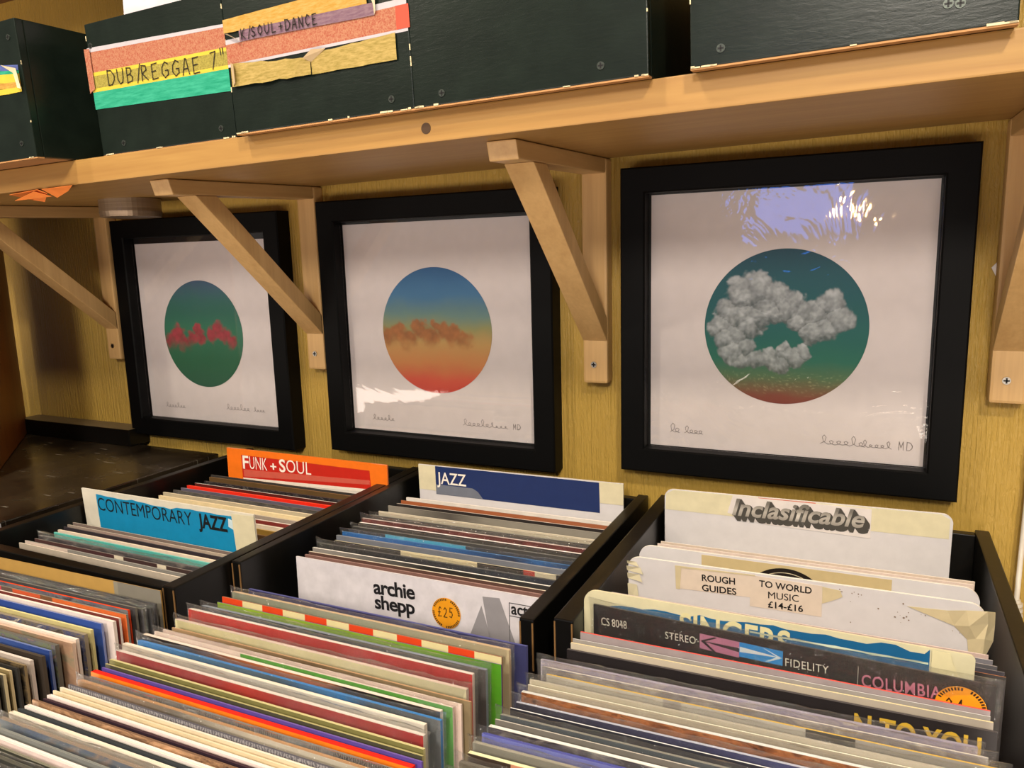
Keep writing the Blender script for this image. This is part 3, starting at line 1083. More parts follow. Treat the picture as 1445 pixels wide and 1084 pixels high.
# CONTEMPORARY JAZZ
c, X, Z = card((-.883, -.341, -.210), .008, 2.0, .315, -.565, .0, 'blue CONTEMPORARY JAZZ divider card in the leftmost crate', CARD)
BLUE = flat('#1486b4', 0.45)
pts = [(X(.0290), Z(-.060)), (X(.2835), Z(-.060))]
random.seed(11)
for k in range(22):
    t = 1 - k / 21
    pts.append((X(.029 + .2495 * t), Z(-.0055 - random.uniform(0, .0022) - (0.003 if 8 < k < 13 else 0))))
lb = patch(c, 'label_strip', BLUE, pts)
text_obj('CONTEMPORARY', BLACKINK, lb, X(.0310), Z(-.0282), -.0007, .178, .0185, bold=-.006)
text_obj('JAZZ', BLACKINK, lb, X(.2200), Z(-.0280), -.0007, .050, .0190, bold=.03)
patch(c, 'torn_patch', flat('#c9dade', 0.5), [(X(.2715), Z(-.021)), (X(.279), Z(-.024)), (X(.2795), Z(-.012)), (X(.2725), Z(-.010))], -.0006)
patch(c, 'clear_tape', TAPE2, [(X(.2805), Z(-.060)), (X(.315), Z(-.060)), (X(.315), Z(-.002)), (X(.2785), Z(-.003))], -.0006)

# JAZZ
c, X, Z = card((-.502, -.069, -.211), .035, 0.0, .315, -.560, .0, 'navy blue JAZZ divider card below the sunset print', CARDW)
lb = patch(c, 'label_strip', flat('#1f3060', 0.42), [(X(.0288), Z(-.0435)), (X(.2822), Z(-.0443)), (X(.2815), Z(-.0016)), (X(.0285), Z(-.0006))])
text_obj('JAZZ', WHITEINK, lb, X(.0310), Z(-.0268), -.0007, .0485, .0178, bold=.008)
patch(c, 'torn_patch', flat('#6f7480', 0.5), [(X(.0288), Z(-.0430)), (X(.106), Z(-.0435)), (X(.098), Z(-.0335)), (X(.090), Z(-.0290)), (X(.0288), Z(-.0285))], -.0006)
patch(c, 'clear_tape', TAPE2, [(X(0), Z(-.038)), (X(.0285), Z(-.0385)), (X(.0285), Z(-.001)), (X(0), Z(-.0005))], -.0005)
patch(c, 'clear_tape', TAPE2, [(X(.2822), Z(-.030)), (X(.315), Z(-.030)), (X(.315), Z(-.0005)), (X(.2815), Z(-.0005))], -.0005)

# Inclasificable
c, X, Z = card((-.121, -.099, -.198), .056, 3.0, .315, -.555, .011, 'tall white Inclasificable divider card with yellowed tape along its top', CARDW)
patch(c, 'yellowed_tape', flat('#d9d0ae', 0.3, .5), [(X(.001), Z(-.027)), (X(.312), Z(-.029)), (X(.312), Z(-.006)), (X(.303), Z(-.0008)), (X(.011), Z(-.0008)), (X(.002), Z(-.006))], -.0003, .0002)
lb = patch(c, 'cut_out_label', flat('#dcd4d0', 0.45), [(X(.076), Z(-.0235)), (X(.090), Z(-.0265)), (X(.120), Z(-.0335)), (X(.234), Z(-.0375)), (X(.2340), Z(-.002)), (X(.082), Z(-.001))], -.0006)
GREY0, GREY1 = flat('#47443f', 0.5), NT('printed_grey_letters')
f = GREY1.n('ShaderNodeSeparateXYZ')
tc = GREY1.n('ShaderNodeTexCoord')
GREY1.l(tc.outputs['Object'], f.inputs[0])
hh = Z(-.018)
GREY1 = GREY1.set(GREY1.ramp(GREY1.math('MULTIPLY_ADD', f.outputs['Z'], 40.0, .5 - hh * 40.0), [(0.1, '#8b857c'), (0.5, '#b7b0a6'), (0.9, '#77726a')]), 0.5)
for k in range(7):
    text_obj('Inclasificable', GREY0, lb, X(.0830 + .0042 * k / 6), Z(-.0255 - .0062 * k / 6), -.0010 - .00001 * (6 - k), .146, .0215, shear=.25, bold=.028, name='letter_shadow')
text_obj('Inclasificable', GREY1, lb, X(.0815), Z(-.0250), -.0014, .146, .0215, shear=.25, bold=.022)
patch(c, 'red_mark', flat('#c8694c', .5), [(X(.113), Z(-.0022)), (X(.175), Z(-.0022)), (X(.175), Z(-.0006)), (X(.111), Z(-.0006))], -.0005)

# plain card with half of a printed disc
c, X, Z = card((-.111, -.247, -.215), .023, 4.0, .315, -.555, .014, 'white divider card with a black half record printed on it, behind ROUGH GUIDES', CARDW)
lb = patch(c, 'beige_label', flat('#c5b184', 0.5), [(X(.066), Z(-.05)), (X(.243), Z(-.05)), (X(.243), Z(-.0022)), (X(.066), Z(-.0022))], -.0004)
px, pz = X(.149), Z(-.046)
def arc(r0, r1, n=40):
    return [(px + r0 * math.cos(PI * k / n), pz + r0 * math.sin(PI * k / n)) for k in range(n + 1)] + [(px + r1 * math.cos(PI * (1 - k / n)), pz + r1 * math.sin(PI * (1 - k / n))) for k in range(n + 1)]
m = MB()
for r0, r1, mi in ((.041, .0365, 0), (.0365, .0358, 1), (.0358, .0325, 0), (.0325, .0318, 1), (.0318, .0285, 0), (.0285, .0278, 1), (.0278, .024, 0), (.024, .008, 0)):
    n_ = 40
    for k in range(n_):
        a, b = PI * k / n_, PI * (k + 1) / n_
        m.face([(px + r1 * math.cos(a), -.0006, pz + r1 * math.sin(a)), (px + r0 * math.cos(a), -.0006, pz + r0 * math.sin(a)), (px + r0 * math.cos(b), -.0006, pz + r0 * math.sin(b)), (px + r1 * math.cos(b), -.0006, pz + r1 * math.sin(b))], mi)
m.build('printed_record', [flat('#1c1512', .5), flat('#cfc2a2', .5)], lb)

# ROUGH GUIDES
c, X, Z = card((-.111, -.289, -.212), .028, 7.0, .315, -.555, .013, 'white ROUGH GUIDES TO WORLD MUSIC divider card with curled tape', CARDW)
lb = patch(c, 'price_label', flat('#d9c9b8', 0.45), [(X(.0515), Z(-.0285)), (X(.1205), Z(-.0265)), (X(.1205), Z(-.036)), (X(.1850), Z(-.036)), (X(.1845), Z(-.0035)), (X(.1205), Z(-.0022)), (X(.0535), Z(-.0045))])
patch(c, 'yellowed_tape', TAPE, [(X(.0490), Z(-.0290)), (X(.0530), Z(-.0290)), (X(.0545), Z(-.0050)), (X(.125), Z(-.0026)), (X(.125), Z(-.0014)), (X(.0485), Z(-.0030))], -.0007)
patch(c, 'yellowed_tape', TAPE, [(X(.1850), Z(-.0215)), (X(.188), Z(-.0200)), (X(.197), Z(-.0150)), (X(.202), Z(-.0115)), (X(.200), Z(-.0055)), (X(.1846), Z(-.0040))], -.0006)
text_obj('ROUGH', BLACKINK, lb, X(.0749), Z(-.0158), -.0007, .0317, .0071, bold=.018, rot=.03)
text_obj('GUIDES', BLACKINK, lb, X(.0749), Z(-.0269), -.0007, .0330, .0071, bold=.018, rot=.03)
text_obj('TO WORLD', BLACKINK, lb, X(.1287), Z(-.0129), -.0007, .0470, .0069, bold=.018)
text_obj('MUSIC', BLACKINK, lb, X(.1373), Z(-.0243), -.0007, .0275, .0072, bold=.0, rot=.03)
text_obj('£14-£16', BLACKINK, lb, X(.1372), Z(-.0342), -.0007, .0315, .0070, bold=.018, rot=.02)
m = MB()      # curled masking tape on the corner
random.seed(5)
tp = [[(.286, -.010), (.300, -.006), (.3155, -.0035), (.3225, -.008)], [(.292, -.024), (.303, -.020), (.317, -.017), (.3235, -.022)], [(.303, -.036), (.309, -.033), (.3155, -.031), (.323, -.036)], [(.306, -.058), (.310, -.058), (.3155, -.058), (.3160, -.056)]]
off = [[-.0008, -.0030, -.0040, .004], [-.0006, -.0045, -.0015, .006], [-.0006, -.002, -.0035, .003], [-.0006, -.001, -.001, -.0006]]
for i in range(3):
    for k in range(3):
        m.face([(X(tp[i + 1][k][0]), off[i + 1][k], Z(tp[i + 1][k][1])), (X(tp[i + 1][k + 1][0]), off[i + 1][k + 1], Z(tp[i + 1][k + 1][1])), (X(tp[i][k + 1][0]), off[i][k + 1], Z(tp[i][k + 1][1])), (X(tp[i][k][0]), off[i][k], Z(tp[i][k][1]))])
m.face([(X(.2550), -.0006, Z(-.0115)), (X(.292), -.0008, Z(-.024)), (X(.286), -.0008, Z(-.010))])
o = m.build('curled_tape', TAPE, c)
s = o.modifiers.new('thick', 'SOLIDIFY')
s.thickness = .0002
m = MB()
for (ua, va, ub, vb) in ((-.0005, -.004, .012, -.010), (-.001, -.010, .016, -.018), (-.0005, -.018, .015, -.027), (-.0005, -.030, .012, -.060)):
    m.face([(X(ua), -.0006, Z(vb + .002)), (X(ub), -.0018, Z(vb)), (X(ub - .003), -.0009, Z(va - .001)), (X(ua), -.0022, Z(va))])
m.build('wrinkled_tape', TAPE2, c)
m = MB()
random.seed(8)
for k in range(26):
    ux, vz = random.choice([(.19 + random.random() * .03, -.004 - random.random() * .006), (.245 + random.random() * .012, -.014 - random.random() * .014), (.20 + random.random() * .1, -.008 - random.random() * .03)])
    s_ = random.uniform(.0004, .0013)
    m.face([(X(ux), -.0004, Z(vz)), (X(ux + s_), -.0004, Z(vz - s_ * .4)), (X(ux + s_ * 1.2), -.0004, Z(vz + s_ * .7)), (X(ux + .2 * s_), -.0004, Z(vz + s_))])
m.build('brown_speck', flat('#7d6650', .6), c)['kind'] = 'stuff'

# SINGERS card
c, X, Z = card((-.128, -.372, -.215), .0, 0.0, .315, -.555, .013, 'yellowed divider card with torn blue panel, just behind the CS 8048 record', [flat('#d3cba8', .5), flat('#e6dcb6', .55)], rr=.004)
pts = [(X(.0250), Z(-.06)), (X(.2855), Z(-.06)), (X(.2845), Z(-.0010))]
random.seed(2)
for k in range(26):
    t = 1 - k / 25
    pts.append((X(.026 + .255 * t), Z(-.0048 + .0035 * t - random.uniform(0, .0042) - (.004 if k > 17 else 0))))
lb = patch(c, 'blue_panel', flat('#1d5f8d', 0.4), pts)
text_obj('SINGERS', flat('#d9cf9e', .5), lb, X(.0900), Z(-.0300), -.0007, .0930, .0240, bold=.02)
m = MB()
strip(m, X(.150), X(.284), Z(-.0135), Z(-.0120), Z(-.0135), Z(-.0118), -.0006, 0, 14, .0012, 3)
m.build('scuffed_line', flat('#b9c3ae', .5), lb)
patch(c, 'torn_edge', flat('#dcd2a8', .4), [(X(.286), Z(-.05)), (X(.315), Z(-.05)), (X(.3155), Z(-.024)), (X(.306), Z(-.021)), (X(.300), Z(-.008)), (X(.298), Z(-.001)), (X(.286), Z(-.0005))], -.0012)


# ------------------------------------------------------------------ records
def film(parent, w, h, t, seed, room=.004):
    """plastic bag round a sleeve: front sheet, a loose fold over the top, back sheet, and crumpled corners"""
    m = MB()
    nx = 30
    e = .0006
    rng = random.Random(seed)
    ph = rng.uniform(0, 50)
    tall = rng.uniform(.5, 1.2)
    g = max(.0004, min(.0022, room * .38))
    prof = [(-e, 0.0), (-e, h * .5), (-e, h - .030), (-e - g * .25, h - .014), (-e - g * .8, h - .005), (-e - g, h + .0008), (-e - g * .55, h + .0030), (t * .35, h + .0042), (t + e * .2, h + .0028), (t + e, h - .001), (t + e, h - .03), (t + e, 0.0)]
    K = len(prof)
    for k, (y, z) in enumerate(prof):
        topness = 1.0 if 5 <= k <= 8 else 0.4 if k in (3, 4, 9) else 0.0
        for i in range(nx + 1):
            u = i / nx
            x = -w / 2 - .0035 + (w + .007) * u
            n1 = noise.noise(Vector((u * 9, ph, k * .35)))
            n2 = noise.noise(Vector((u * 34, ph, k * .8)))
            zz = z + topness * (.0015 * tall * (n1 + .2) + .0012 * n2)
            yy = y + (.0004 * n2 - .0003 * n1 if 2 < k < 10 else 0.0) * (-1 if k < 7 else 1)
            corner = max(0.0, 1 - min(u, 1 - u) * 26)
            if corner > 0:
                yy = yy * (1 - corner) + (t / 2) * corner + .0008 * n2 * corner
                zz += topness * corner * .006 * abs(noise.noise(Vector((seed * 1.7, u * 3, k * .2)))) * tall
                x += (-1 if u < .5 else 1) * corner * topness * .005 * abs(noise.noise(Vector((seed * .9, k * .6, 7))))
            m.v.append((x, yy, zz))
    for k in range(K - 1):
        for i in range(nx):
            q = k * (nx + 1) + i
            m.f.append((q, q + 1, q + nx + 2, q + nx + 1))
            m.m.append(0)
    return m.build('plastic_sleeve', FILM, parent, smooth=True)


def record(P, yaw, lean, bottom, t, edge, face, label, group, bag=False, seed=0, w=.315, inner=None, room=.004):
    """a sleeve: printed cover of two boards and a spine, the white inner sleeve just showing in its mouth, perhaps a plastic bag"""
    lean = math.radians(lean)
    h = (P[2] - bottom) / math.cos(lean)
    c = thing('record_sleeve', label, 'record', base_of(P, yaw, lean, w, h), rot=(lean, 0, yaw), group=group)
    b = min(.0009, t * .3)
    m = MB()
    m.box(-w / 2, w / 2, 0, b, 0, h, 1, front=0)
    m.box(-w / 2, w / 2, t - b, t, 0, h - .0006, 1)
    m.box(-w / 2, -w / 2 + .0008, b, t - b, 0, h - .0003, 1)
    m.box(w / 2 - .0008, w / 2, b, t - b, 0, h - .0003, 1)
    e = edge_mat(edge)
    cv = m.build('cover', [cover_mat(face), e], c)
    MB().box(-w / 2 + .0012, w / 2 - .0012, b + .00005, t - b - .00005, .004, h - .0008, 0).build('inner_sleeve', inner or edge_mat(edge), c)
    if bag:
        film(c, w, h, t, seed, room)
    return c, cv, (lambda u: u - w / 2), (lambda v: h + v)


ORD = ['first', 'second', 'third', 'fourth', 'fifth', 'sixth', 'seventh', 'eighth', 'ninth', 'tenth', 'eleventh', 'twelfth', 'thirteenth', 'fourteenth', 'fifteenth', 'sixteenth', 'seventeenth', 'eighteenth', 'nineteenth', 'twentieth']
ORD += ['twenty-' + o for o in ORD[:9]] + ['thirtieth'] + ['thirty-' + o for o in ORD[:9]]


def row(items, where, group, yaw, lean, ztop, bottom, dx=0.0, tmax=.0042, gain=1.0, dy=0.0):
    """items from the back of the row to its front: (x, y, edge colour, face, bag, look[, thickness])"""
    out = {}
    for i, it in enumerate(items):
        x, y, edge, face, bag, look = it[:6]
        if gain != 1.0:
            edge, face = gained(edge, gain), gained(face, gain)
        gap = y - items[i + 1][1] if i + 1 < len(items) else .008
        t = it[6] if len(it) > 6 else max(.0014, min(tmax, gap * .40))
        yw = yaw + (it[7] if len(it) > 7 else 0)
        if bag and gap < .0042:
            bag = False
        lab = '%s record sleeve, %s from back %s' % (look, ORD[i], where)
        zt = ztop + (it[8] if len(it) > 8 else 0)
        out[i] = record((x + dx, y - t + dy, zt), yw, lean, bottom, t, edge, face, lab, group, bag, seed=i * 7 + len(items), room=gap - t)
    return out


p = lambda h: ('p', h)
# --- front middle bin
FC = [
    (-.468, -.4490, '#5a5c94', p('#34365e'), 0, 'violet-blue', .0034),
    (-.479, -.4600, '#dcc09a', ('g', [(0, '#8d8f7a'), (.5, '#a3a58e'), (1, '#b9a987')]), 1, 'grey-green'),
    (-.480, -.4745, '#a8745a', ('r', [(i / 12, '#e0481f' if i % 2 == 0 else '#e4d7a0') for i in range(12)]), 0, 'orange and cream checkered', .0022),
    (-.475, -.4860, '#6f58a0', ('g', [(0, '#8fae30'), (.6, '#86a838'), (1, '#4f9420')]), 0, 'lime green purple-edged', .0016),
    (-.483, -.4960, '#8d94a0', ('g', [(0, '#39424d'), (.6, '#333c46'), (1, '#55504f')]), 1, 'dark slate'),
    (-.490, -.5060, '#f2e4da', ('g', [(0, '#c23a2e'), (.25, '#c23026'), (.5, '#b03a36'), (1, '#b53b38')]), 1, 'bright red white-edged'),
    (-.484, -.5270, '#e6cfc0', ('g', [(0, '#ded3a0'), (.6, '#d6cda4'), (1, '#c9c2a0')]), 1, 'pale cream'),
    (-.473, -.5420, '#c09872', ('g', [(0, '#a58a66'), (.5, '#6d5a42'), (1, '#8b7a5c')]), 0, 'tan'),
    (-.478, -.5480, '#f2dcd0', p('#ecd4c8'), 0, 'pinkish white'),
    (-.482, -.5535, '#eedcd0', ('r', [(0, '#ecd6ca'), (.33, '#58a03a'), (.9, '#6aa85c')]), 1, 'white with long green stripe'),
    (-.488, -.5600, '#e9d9ca', ('g', [(0, '#2c2727'), (.2, '#332a28'), (.38, '#a05c38'), (.62, '#b8683c'), (.72, '#2a2422'), (1, '#241f1e')]), 0, 'black and terracotta'),
    (-.482, -.5705, '#3f8cd2', ('g', [(0, '#2f80cc'), (.22, '#3a6a94'), (.5, '#4a5c68'), (.72, '#2f78b8'), (.8, '#55606a'), (1, '#6a6d70')]), 1, 'bright blue fading to grey'),
    (-.490, -.5790, '#eadfce', ('g', [(0, '#cdbfae'), (.5, '#b9b4ac'), (1, '#d8d0c4')]), 0, 'grey and cream'),
    (-.484, -.5900, '#efe4da', ('g', [(0, '#a33c3a'), (.35, '#a83a38'), (.48, '#c0301f'), (.6, '#a43b3a'), (1, '#aa3a38')]), 1, 'dusty red'),
    (-.476, -.6040, '#d6cc94', p('#7d7848'), 0, 'pale olive'),
    (-.473, -.6110, '#b9b07a', p('#4b483c'), 0, 'dark olive'),
    (-.470, -.6165, '#7a62b0', p('#5d4a9c'), 0, 'purple'),
    (-.473, -.6215, '#f42a1a', p('#f08422'), 0, 'bright red and orange', .0050),
    (-.467, -.6300, '#8d8a86', ('h', '#3a383c', '#9c9896', 170), 0, 'black and white patterned'),
    (-.471, -.6360, '#c4976c', ('g', [(0, '#b58a62'), (.35, '#8a8074'), (.6, '#ddd0bc'), (1, '#d8cebc')]), 1, 'tan and putty'),
    (-.472, -.6450, '#626068', ('h', '#68666c', '#a8a4a6', 120), 0, 'grey rippled'),
    (-.474, -.6505, '#f6ead8', p('#e2d2b4'), 0, 'white cream-faced'),
    (-.475, -.6560, '#f2e2c0', p('#d9c9a4'), 0, 'cream'),
    (-.473, -.6608, '#f8e8e2', p('#f0dcd4'), 0, 'pale pink-white', .0034),
    (-.471, -.6660, '#4a343c', p('#33242e'), 0, 'dark plum', .0026),
    (-.478, -.6705, '#8c6c54', ('n', ['#4a3630', '#b08a68', '#e0b48c'], 46), 0, 'brown and peach mottled'),
    (-.475, -.6765, '#f6ebe0', p('#efe4dc'), 0, 'thick white', .0042),
    (-.476, -.6825, '#3a3f42', p('#3d4245'), 0, 'charcoal', .0026),
    (-.478, -.6870, '#f6ead6', p('#eee2d2'), 0, 'cream-white', .0038),
    (-.479, -.6950, '#a08d7c', ('n', ['#4c5f86', '#6d7684', '#b4947a'], 30), 1, 'blue and tan mottled'),
    (-.474, -.7045, '#8f918c', ('g', [(0, '#8a8c88'), (1, '#6f7270')]), 0, 'mid grey'),
    (-.470, -.7105, '#f6e9e2', p('#ead6d0'), 0, 'white pink-edged', .0042),
    (-.472, -.7185, '#8d8a78', p('#3f3f36'), 0, 'dark moss'),
    (-.470, -.7250, '#5d5b50', p('#3a3a32'), 1, 'blackish green'),
    (-.472, -.7340, '#6d6a62', ('g', [(0, '#3a3a34'), (1, '#55544c')]), 1, 'smoky grey'),
    (-.471, -.7440, '#c9c2b4', p('#57544c'), 0, 'brownish grey'),
]
row(FC, 'of front middle bin', 'records in the front middle bin', .012, -2.0, -.240, -.555)

# --- front row beside it: only the right ends of these show far down
FL = [
    (-.5480, -.4930, '#b98e4c', ('r', [(0, '#c39a54'), (.78, '#9c9482'), (.80, '#8a8478')]), 0, 'tan cardboard grey-ended', .0016, 0, .002),
    (-.5440, -.5030, '#5a5856', ('n', ['#3c3b3d', '#5a585a', '#4a484c'], 20), 0, 'dusty charcoal', .002, 0, -.007),
    (-.5410, -.5110, '#504e4e', p('#4a494c'), 1, 'dark grey film-covered', .002, 0, -.008),
    (-.5410, -.5195, '#6a675f', ('n', ['#37363a', '#666264', '#4a484c'], 30), 1, 'smoke grey speckled', .0024, 0, -.005),
    (-.5420, -.5270, '#77736a', p('#4b494a'), 0, 'slate grey'),
    (-.5440, -.5335, '#ee4a1c', ('n', ['#3c352c', '#6d6a78', '#83817c', '#4d463a'], 40), 0, 'orange-spined', .0026),
    (-.5370, -.5410, '#8a8478', ('r', [(0, '#49957c'), (.14, '#8fb8a0'), (.24, '#d9663c'), (.33, '#d04a60'), (.40, '#6a5a50'), (.46, '#d0603c'), (.6, '#7a5a40'), (.66, '#d8703a'), (1, '#c8652f')]), 0, 'multicoloured orange-ended', .0024),
    (-.5370, -.5490, '#efe0d4', p('#7a3a34'), 0, 'white and maroon-lined'),
    (-.5360, -.5550, '#f6e8dc', p('#e6d8d0'), 0, 'plain white', .0034),
    (-.5430, -.5635, '#8892c4', ('g', [(0, '#3d56a8'), (.6, '#34509c'), (1, '#3a57a4')]), 0, 'royal blue', .0022),
    (-.5410, -.5750, '#eadf9e', p('#c9bd86'), 0, 'yellow-cream', .0026),
    (-.5380, -.5830, '#9a8e7a', ('n', ['#2b262c', '#7d7466', '#3f4a78', '#d8cdb8'], 52), 0, 'dark collage'),
    (-.5370, -.5920, '#f4e6da', p('#ecdccc'), 0, 'creamy white', .0036),
    (-.5330, -.5985, '#dcc0aa', ('n', ['#8a6a58', '#a8876c', '#75806a'], 16), 0, 'pink-brown faded'),
    (-.5440, -.6065, '#6d6a62', ('n', ['#5a4a40', '#80886a', '#6d6a7a', '#c09468'], 36), 0, 'brown-green collage'),
    (-.5400, -.6160, '#7484b8', ('g', [(0, '#4a62a8'), (.5, '#5672b4'), (1, '#30488c')]), 0, 'denim blue', .0024),
    (-.5360, -.6245, '#4f463c', p('#3b332c'), 0, 'dark brown'),
    (-.5390, -.6330, '#e2d6cc', ('g', [(0, '#a49a90'), (1, '#c4b6aa')]), 0, 'pale grey-pink', .0032),
    (-.5360, -.6410, '#8f7c5a', ('n', ['#5a4a34', '#2f2b26', '#8a7450'], 30), 0, 'brown patchy'),
    (-.5370, -.6465, '#3c3a36', p('#2f2e2c'), 0, 'near-black'),
    (-.5390, -.6515, '#d9c89c', p('#8a7a54'), 0, 'sand-edged'),
    (-.5370, -.6575, '#cdbf96', p('#4b463a'), 0, 'straw-edged dark'),
    (-.5380, -.6640, '#5d574a', p('#2c2a26'), 0, 'soot black'),
    (-.5380, -.6710, '#8d8572', p('#5a5548'), 0, 'drab grey'),
]
row(FL, 'of front left bin', 'records in the front bin beside the middle bin', .030, -0.5, -.240, -.555, dx=-.3148, tmax=.0040, dy=-.0092)

# --- jazz crate
JB = [
    (-.490, -.1190, '#efe6dc', p('#d9d2c8'), 0, 'off-white'),
    (-.490, -.1340, '#9a6a50', ('g', [(0, '#a05a34'), (1, '#9c5f40')]), 0, 'rust brown', .0030),
    (-.488, -.1480, '#efe4d6', p('#2c2624'), 0, 'black white-edged', .0030),
    (-.494, -.1600, '#a39c90', ('g', [(0, '#8f887c'), (.3, '#55504a'), (.5, '#8a8478'), (1, '#8d877c')]), 0, 'pale grey', .0030),
    (-.493, -.1840, '#e9dcc4', p('#cbbfa8'), 0, 'cream', .0030),
    (-.493, -.2000, '#8f8a80', p('#4a4642'), 1, 'smoke grey'),
    (-.497, -.2150, '#e8d8d0', ('n', ['#4a2420', '#6d3430', '#8a5048'], 40), 1, 'glossy maroon', .0040),
    (-.490, -.2300, '#f4ece4', p('#36322f'), 0, 'white-lined black'),
    (-.490, -.2450, '#77746e', ('g', [(0, '#3c3a38'), (1, '#4a4845')]), 1, 'black film-covered'),
    (-.489, -.2565, '#62605c', ('r', [(0, '#33353f'), (.17, '#33353f'), (.175, '#3fb0d8'), (.53, '#3fb0d8'), (.535, '#3a3d46')]), 0, 'dark with cyan bar', .0016),
    (-.490, -.2660, '#3d7ab8', ('g', [(0, '#2a68ae'), (.5, '#2a62a4'), (.75, '#2f3a52'), (.85, '#3468a8'), (1, '#353a4a')]), 1, 'deep blue', .0036),
    (-.489, -.2790, '#8f9094', p('#6d7078'), 0, 'steel grey'),
    (-.480, -.2950, '#e6d8b0', ('r', [(0, '#2f2c2a'), (.3, '#d8c8a0'), (.62, '#2c2a28'), (.8, '#b8443a'), (.84, '#d8ccb0'), (.92, '#2c2a28')]), 0, 'dark with cream bars', .0024),
    (-.494, -.3080, '#5d5a58', ('g', [(0, '#34322f'), (.6, '#2a2c34'), (1, '#333640')]), 1, 'black glossy'),
    (-.490, -.3230, '#f2ece2', ('g', [(0, '#8f8a84'), (.5, '#2a2826'), (1, '#3a3836')]), 0, 'white and black shiny', .0034),
    (-.486, -.3350, '#efdfc8', p('#5a4038'), 0, 'cream-edged brown', .0030),
    (-.484, -.3440, '#a8847a', p('#7d5c54'), 0, 'dusty brown-pink', .0032),
]
row(JB, 'of the jazz crate', 'records in the jazz crate', .022, -1.0, -.245, -.560)
c, cv, X, Z = record((-.490, -.3555, -.245), .020, -1.0, -.560, .003, '#e4dcdc', p('#d6d0d4'), 'white archie shepp sleeve with orange price sticker at the front of the jazz crate', 'records in the jazz crate', False, 3)
ART = flat('#1b191b', 0.5)
text_obj('archie', ART, cv, X(.1070), Z(-.0274), -.0003, .0537, .0165, bold=.026, rot=.035, track=.93)
text_obj('shepp', ART, cv, X(.1078), Z(-.0447), -.0003, .0520, .0158, bold=.026, rot=.035, track=.93)
GR = flat('#918d90', 0.45)
m = MB()
m.face([(X(.2545), -.0003, Z(-.0850)), (X(.2905), -.0003, Z(-.0850)), (X(.2620), -.0003, Z(-.0070)), (X(.2425), -.0003, Z(-.0085))], 0)
m.face([(X(.2140), -.0003, Z(-.0850)), (X(.2485), -.0003, Z(-.0640)), (X(.2515), -.0003, Z(-.0550)), (X(.2410), -.0003, Z(-.0185))], 0)
m.build('grey_letter', GR, cv)
m = MB()
for (a, b, c_, d_) in ((.2725, .2732, -.075, -.0098), (.2725, .312, -.0105, -.0098), (.2725, .312, -.0245, -.0238), (.2725, .312, -.0640, -.0633)):
    m.box(X(a), X(b), -.0003, -.0001, Z(c_), Z(d_))
m.build('ruled_box', ART, cv)
text_obj('act', ART, cv, X(.2750), Z(-.0216), -.0004, .0185, .0105, bold=.02)


def sticker(parent, x, z, r, txt, y=-.0008):
    st = MB().cyl((x, 0, z), r, y, y + .0002, 'y', 40).build('price_sticker', flat('#e89a1c', 0.45), parent)
    m = MB()
    for k in range(44):        # ring of tiny print
        if k % 11 in (9, 10):
            continue
        a = 2 * PI * k / 44
        m.ribbon([(x + r * .86 * math.cos(a), z + r * .86 * math.sin(a)), (x + r * .93 * math.cos(a), z + r * .93 * math.sin(a))], r * .075, y - .0002)
    n = len(txt)
    hand(m, txt, x - r * .56, z - r * .26, r * .62, r * .40, y - .0002, r * .055, .03)
    m.build('lettering', flat('#2c1d10', .6), st)
    return st


sticker(cv, X(.1990), Z(-.0345), .0172, '£25')

# --- funk and soul, behind the contemporary jazz card
WORDS = ('n', ['#17161a', '#2a282c', '#8d8a86'], 110)
FS = [
    (-.872, -.1220, '#5a5650', p('#3a3733'), 0, 'dark grey', .0030),
    (-.864, -.1320, '#7a5f3c', p('#5e472a'), 0, 'walnut brown', .0040),
    (-.854, -.1520, '#3a3836', ('n', ['#141316', '#242226', '#6d6a66'], 120), 0, 'black speckled', .0040),
    (-.860, -.1660, '#efe4d8', p('#5a1d18'), 0, 'dark red white-edged', .0030),
    (-.861, -.1790, '#f04a30', ('g', [(0, '#e8311e'), (1, '#ea2a18')]), 0, 'bright scarlet', .0045),
    (-.860, -.1930, '#8f889c', p('#5d5866'), 0, 'grey-violet', .0030),
    (-.863, -.2050, '#6d6862', ('n', ['#3a3836', '#55524e', '#6d6a64'], 60), 0, 'grey and black', .0030),
    (-.868, -.2190, '#efe0c0', p('#b9ac90'), 0, 'cream', .0036),
    (-.860, -.2330, '#efdcb4', p('#ddcaa0'), 0, 'thick butter-cream', .0046),
    (-.861, -.2480, '#cdbfa8', p('#9c9084'), 0, 'putty', .0036),
    (-.860, -.2620, '#f2e8dc', p('#8a3a34'), 0, 'white red-lined', .0036),
    (-.861, -.2760, '#f2ead8', p('#e2d6c2'), 0, 'ivory', .0042),
    (-.860, -.2900, '#d8b878', p('#a5833c'), 0, 'ochre', .0036),
    (-.861, -.3060, '#8a6a44', p('#5a4228'), 0, 'brown', .0036),
    (-.860, -.3230, '#cfc2ae', p('#6d5f50'), 0, 'fawn', .0036),
]
row(FS, 'behind contemporary jazz card', 'records behind the contemporary jazz card', .004, -0.5, -.250, -.565)
